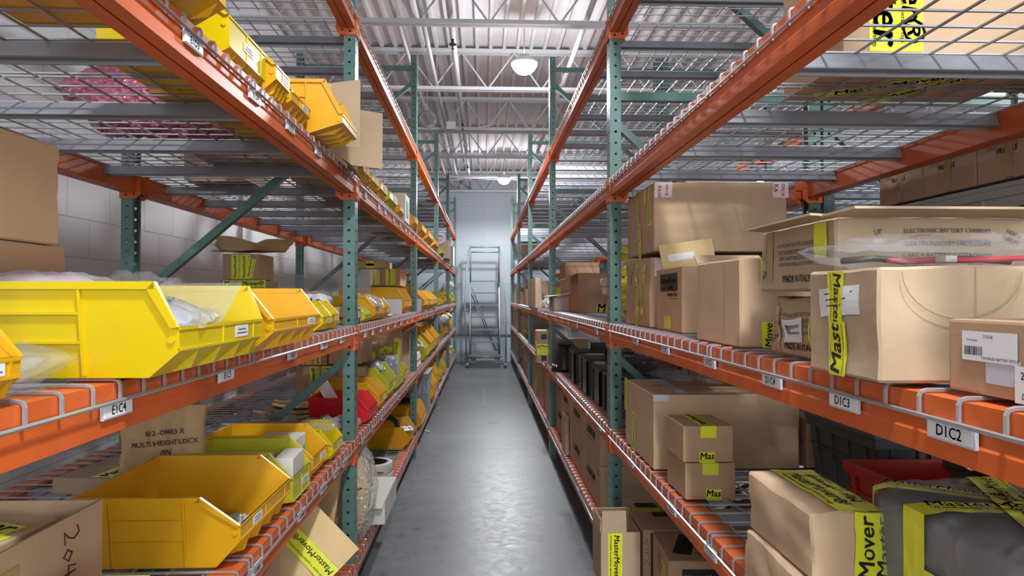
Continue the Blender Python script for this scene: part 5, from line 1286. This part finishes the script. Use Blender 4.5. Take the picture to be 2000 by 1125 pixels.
carton('open_carton', 'tall plain open carton in the middle of the second-bay waist-high right shelf', .72, 1.16, 5.35, 5.95, c_, 1.582, 'card3', open_top=True, edge=.02, items=(('line', 'y-', 0, .1, .43, .002, 0, {}), ('tape', 'y-', -.05, -.8, .14, .045, 0, {'part': 'Mas'})), flaps=(('x-', .11, 118, 0, .5),))
e = empty('foam_block_pack', (.92, 5.0, c_)); tag(e, 'small pile of pale foam blocks between the plain carton and the bundle', 'foam blocks')
for k, (a, b, z) in enumerate(((0, 0, 0), (.02, .02, .065), (-.03, 0, .13), (-.04, .02, .19))): MB().bevbox(a-.045, a+.045, b-.04, b+.04, z, z+.06, .015).build('foam_block', M['whitecard'], e, True)
sheet('cardboard_sheet', 'cream board sticking out over the aisle before the second right upright', (.64, 6.05, 1.415), .22, .3, .1, ry=-.12, m='whitecard', cat='cardboard')
carton('white_box', 'low white box under the cream board by the second right upright', .60, .80, 5.98, 6.15, c_, 1.40, 'whitecard')
# third bay and beyond
carton('brown_carton', 'flat pale carton face at the aisle, third bay, waist-high right shelf', .55, .62, 7.5, 8.6, c_, 1.60, 'card2')
carton('open_carton', 'pale carton with a yellow label strip behind the second right upright', .66, .95, 6.55, 7.2, c_, 1.545, 'card2', items=(('tape', 'y-', -.8, .0, .05, .15, 0, {'text': False}), ('block', 'y-', .1, .1, .05, .05, 0, {})), open_top=True)
carton('brown_carton', 'dark brown carton high behind the second right upright', .95, 1.35, 8.2, 8.8, c_, 1.80, 'card3')
bag('plastic_bag', 'white wrapped stuff lying before the second right upright, third bay', (.62, 6.75, c_+.06), (.10, .4, .09), .1, 83, 'bagw', crumple=.5)
carton('taped_box', 'cream carton with MM tape band in the second-level third bay, beside the upright'.replace(' MM', ' yellow'), .487, .60, 6.42, 6.66, b_, 1.095, 'card2', items=(('tape', 'y-', 0, .0, .12, .05, 0, {'part': 'terMover'}), ('tape', 'y-', 0, -.25, .12, .07, 0, {'text': False, 'lift': -1}), ('block', 'y-', .1, .62, .05, .05, 0, {}), ('block', 'y-', .1, -.7, .05, .05, 0, {}), ('tape', 'x-', 0, 0, .2, .1, 0, {'text': False})))
bag('plastic_bag', 'pale round bag behind the yellow-banded cream carton', (.64, 7.1, b_+.12), (.14, .3, .22), 0, 85, 'bagw', crumple=.3)
specs = [(6.5, .25, .60, 'card'), (6.85, .3, .58, 'card2'), (7.25, .35, .62, 'card3'), (7.8, .3, .5, 'card'), (8.2, .35, .6, 'card2'), (8.65, .35, .45, 'card')]
for i, (y, w_, z1, m_) in enumerate(specs):
    carton('brown_carton', 'upright carton, %s of six in the lowest right third bay' % ORD[i], .60+.02*(i % 2), 1.0, y, y+w_, a_, a_+z1-.15, m_, group='upright cartons in the lowest right third bay', items=(('block', 'y-', -.6, .6, .07, .07, 0, {'texts': (('M', 0, 0, .6),)}), ('tape', 'x-', 0, .5, .15, .05, 90, {})) if i % 2 == 0 else ())
for b, nm in bays[1:]:
    a, c = YP[b]+.12, YP[b+1]-.05
    if b > 2: filler(1, ZR, 'waist-high', 'C', a, c, 4, nm, .38, ('tbox', 'box', 'tbox'))
    filler(1, ZR, 'second', 'B', a+(1.0 if b == 2 else 0), c, 4, nm, .34, ('tbox', 'box', 'bag'))
    if b > 2: filler(1, ZR, 'lowest', 'A', a, c, 4, nm, .42, ('box', 'tbox', 'bag'))
    if b == 4: filler(1, ZR, 'fourth', 'D', a, c, 3, nm, .4, ('bag', 'tbox'))
carton('taped_carton', 'yellow-taped carton at the far right shelf end, third bay, waist-high', .60, .9, 8.75, 9.0, c_, 1.45, 'card2', items=(('tape', 'y-', -.5, 0, .15, .06, 90, {}),))

# ---- fourth level right: carton over the camera's right
carton('large_carton', 'big carton with crossed yellow tape seen from below on the fourth-level right deck', .84, 1.35, 1.62, 1.95, d_, 2.30, 'card', seam='y', flaps=(), items=(
    ('tape', 'y-', -.62, -.0, .30, .07, -90, {'part': 'Master'}), ('tape', 'y-', -.37, -.0, .30, .06, -90, {'part': 'Mover®', 'lift': 1}), ('tape', 'bot', -.1, 0, .4, .07, 35, {}), ('tape', 'bot', .3, 0, .4, .06, 60, {'lift': 1})))
carton('cardboard_tray', 'shallow dark cardboard lid beside the crossed-tape carton, seen from below', 1.37, 1.54, 1.40, 1.85, d_, 2.02, 'card3')
# ---- rear rack: metal chest with a row of FRAGILE cartons
tote('metal_chest', 'long grey metal chest in the rear rack under the row of FRAGILE cartons', 1.65, 2.45, 1.20, 2.93, 1.281, 1.745, 'galv', lid='galv', cat='chest', handle='x-')
for k in range(4):
    y0 = 2.885-.292*(k+1)
    carton('fragile_carton', 'brown carton with FRAGILE symbols, %s from the left of the row on the metal chest' % ORD[k], 1.645, 2.05, y0+.003, y0+.289, 1.7715, 1.985, 'card2', group='FRAGILE cartons in a row', seam='x', items=(
        ('arrows', 'x-', -.5, .20, .05, .045, 0, {'frame': 1}), ('umbrella', 'x-', .4, .25, .05, .045, 0, {}), ('print', 'x-', -.05, -.12, .09, 0, 0, {'text': 'FRAGILE', 'm': 'grey ink', 'bold': .02}),
        ('tape', 'x-', .0, 0, .2, .035, 90, {'m': 'cltape', 'text': False}), ('print', 'x-', .02, .12, .085, 0, -90, {'text': 'Elcon', 'm': 'ink', 'bold': .04}), ('print', 'x-', .02, -.75, .05, 0, -90, {'text': 'ELC', 'm': 'red ink', 'bold': .04})))
carton('brown_carton', 'low brown carton on the rear rack left of the metal chest', 1.70, 2.2, 3.5, 4.1, c_, 1.55, 'card')
carton('brown_carton', 'brown carton deep in the rear rack, second bay', 1.75, 2.3, 4.8, 5.5, c_, 1.60, 'card2')
# ================================================================== rolling ladder at the end of the aisle
def ladder():
    e = empty('rolling_ladder', (0, 0, 0)); tag(e, 'grey rolling warehouse ladder with handrails in front of the end wall', 'ladder')
    Y0, Y1 = 14.0, 14.95; m = M['ladder']; r = .0145
    xl, xr = -.265, .325
    # steps rise away from the camera
    zs = [.27, .515, .76, 1.005, 1.25, 1.495, 1.74]
    n = len(zs)
    for i, z in enumerate(zs):
        y = Y0+.12+(Y1-.25-Y0)*i/(n-1)
        s = MB().bevbox(xl+.02, xr-.02, y-.07, y+.07, z-.006, z, .002).box(xl+.02, xr-.02, y-.07, y-.066, z-.032, z).box(xl+.02, xr-.02, y+.066, y+.07, z-.03, z)
        s.build('step', m, e)
    for x in (xl, xr):
        # stringer along the steps, down to the front wheels
        MB().bar((x, Y0+.05, .12), (x, Y1-.13, 1.74), .02, .05).build('stringer', m, e)
        # tall front post, top loop and rear post
        MB().tube([(x, Y0+.10, .10), (x, Y0+.10, .9)], r, 10).build('front_post', m, e, True)
        MB().tube([(x, Y1-.30, 1.70), (x, Y1-.30, 2.38), (x, Y1-.26, 2.44), (x, Y1-.16, 2.44), (x, Y1-.12, 2.38), (x, Y1-.12, .08)], r, 10).build('rear_post', m, e, True)
        MB().tube([(x, Y1-.30, 2.12), (x, Y1-.12, 2.12)], r*.8, 8).build('guard_tie', m, e, True)
    # handrails that sweep down outside the steps
    MB().tube([(xl, Y1-.30, 2.44), (xl-.03, Y1-.4, 2.36), (xl-.075, Y1-.6, 1.9), (xl-.10, Y0+.1, 1.2), (xl-.09, Y0, .95), (xl-.06, Y0-.02, .1)], r, 10).build('handrail', m, e, True)
    MB().tube([(xr, Y1-.30, 2.44), (xr+.03, Y1-.4, 2.30), (xr+.08, Y1-.65, 1.7), (xr+.12, Y0+.1, 1.15), (xr+.125, Y0, .9), (xr+.12, Y0-.02, .1)], r, 10).build('handrail', m, e, True)
    for z in (2.44, 2.335): MB().tube([(xl, Y1-.12, z-.0), (xr, Y1-.12, z)], r, 10).build('top_rail', m, e, True)
    for z in (1.14, .60): MB().tube([(xl-.09, Y0+.1, z), (xl, Y0+.3, z)], r*.7, 8).build('rail_tie', m, e, True)
    # base frame
    s = MB()
    for a, b in (((xl-.06, Y0, .10), (xr+.12, Y0, .10)), ((xl-.06, Y0+.05, .22), (xr+.05, Y0+.05, .22)), ((xl-.04, Y0, .10), (xl-.02, Y1-.1, .10)), ((xr+.10, Y0, .10), (xr+.02, Y1-.1, .10)), ((xl, Y1-.12, .12), (xr, Y1-.12, .12))): s.tube([a, b], r, 8)
    s.build('base_frame', m, e, True)
    # diagonal bracing
    MB().tube([(xl+.02, Y1-.12, 1.60), (xr-.05, Y1-.12, .28)], r*.7, 8).build('diagonal_brace', m, e, True)
    MB().tube([(xl+.02, Y1-.12, 1.45), (xr-.08, Y1-.12, .28)], r*.7, 8).build('diagonal_brace', m, e, True)
    # lock bar and casters
    MB().bevbox(xl+.12, xr-.1, Y0-.10, Y0-.02, .16, .185, .004).build('foot_pedal', M['channel'], e)
    for x, y in ((xl-.05, Y0), (xr+.11, Y0), (xl, Y1-.1), (xr, Y1-.1)):
        s = MB().cyl((x-.014, y, .04), .04, .028, 20, axis='x'); w_ = s.build('caster_wheel', M['rubber'], e, True)
        MB().box(x-.02, x+.02, y-.012, y+.012, .04, .10).build('caster_fork', M['steel'], e)
    return e
ladder()
# wall-side pipe behind the ladder
o = MB().tube([(-.9, 0, 0), (.9, 0, 0)], .012, 8).build('wall_rail', M['ladder'], None, True); o.location = (0, 15.33, .585); tag(o, 'thin dark rail running along the end wall behind the ladder', 'rail')
o = MB().tube([(-1.9, 0, 0), (4.0, 0, 0)], .016, 8).build('wall_pipe', M['joist'], None, True); o.location = (0, 15.32, 3.92); tag(o, 'white pipe running high along the end wall', 'pipe')

# ================================================================== floor marks and litter
s = MB().grid(lambda u, v: Vector(((u-.5)*.048+.012*sin(v*3), v*1.75, .0008)), 2, 12); s.m = 0
o = s.build('floor_tape', M['blue tape'], None, fix=False); o.location = (.0, 9.05, .0015); tag(o, 'strip of worn blue tape stuck on the aisle floor', 'tape strip')
def scrap(x, y, rz, label, L=.05):
    s = MB().grid(lambda u, v: Vector(((u-.5)*L, (v-.5)*.016+.02*(u-.5)**2*8, .002+.012*(2*u-1)**2)), 8, 2).grid(lambda u, v: Vector(((u-.5)*L, (v-.5)*.016+.02*(u-.5)**2*8, .001+.012*(2*u-1)**2)), 8, 2)
    o = s.build('paper_scrap', M['paper'], None, True, fix=False); o.location = (x, y, .0005); o.rotation_euler = (0, 0, rz); tag(o, label, 'paper scrap')
q = [(-.555, 7.42, 1.9, 'curled white scrap on the floor nearest the left rack edge'), (-.60, 8.62, 2.2, 'curled white scrap on the floor, lower of the close pair by the left rack'), (-.57, 8.95, .4, 'curled white scrap on the floor, upper of the close pair by the left rack'), (-.145, 10.2, .2, 'tiny white scrap left of the blue floor tape')]
for x, y, r_, t in q: scrap(x, y, r_, t, .075 if y < 9 else .05)
o = MB().grid(lambda u, v: Vector((.09*(u-.5)*(1+.4*sin(v*7)), .16*(v-.5), .0012+.0004*sin(u*9))), 8, 8).build('film_scrap', M['bagw'], None, True, fix=False); o.location = (.10, 7.95, .001); tag(o, 'small torn piece of clear film lying on the aisle floor', 'film scrap')
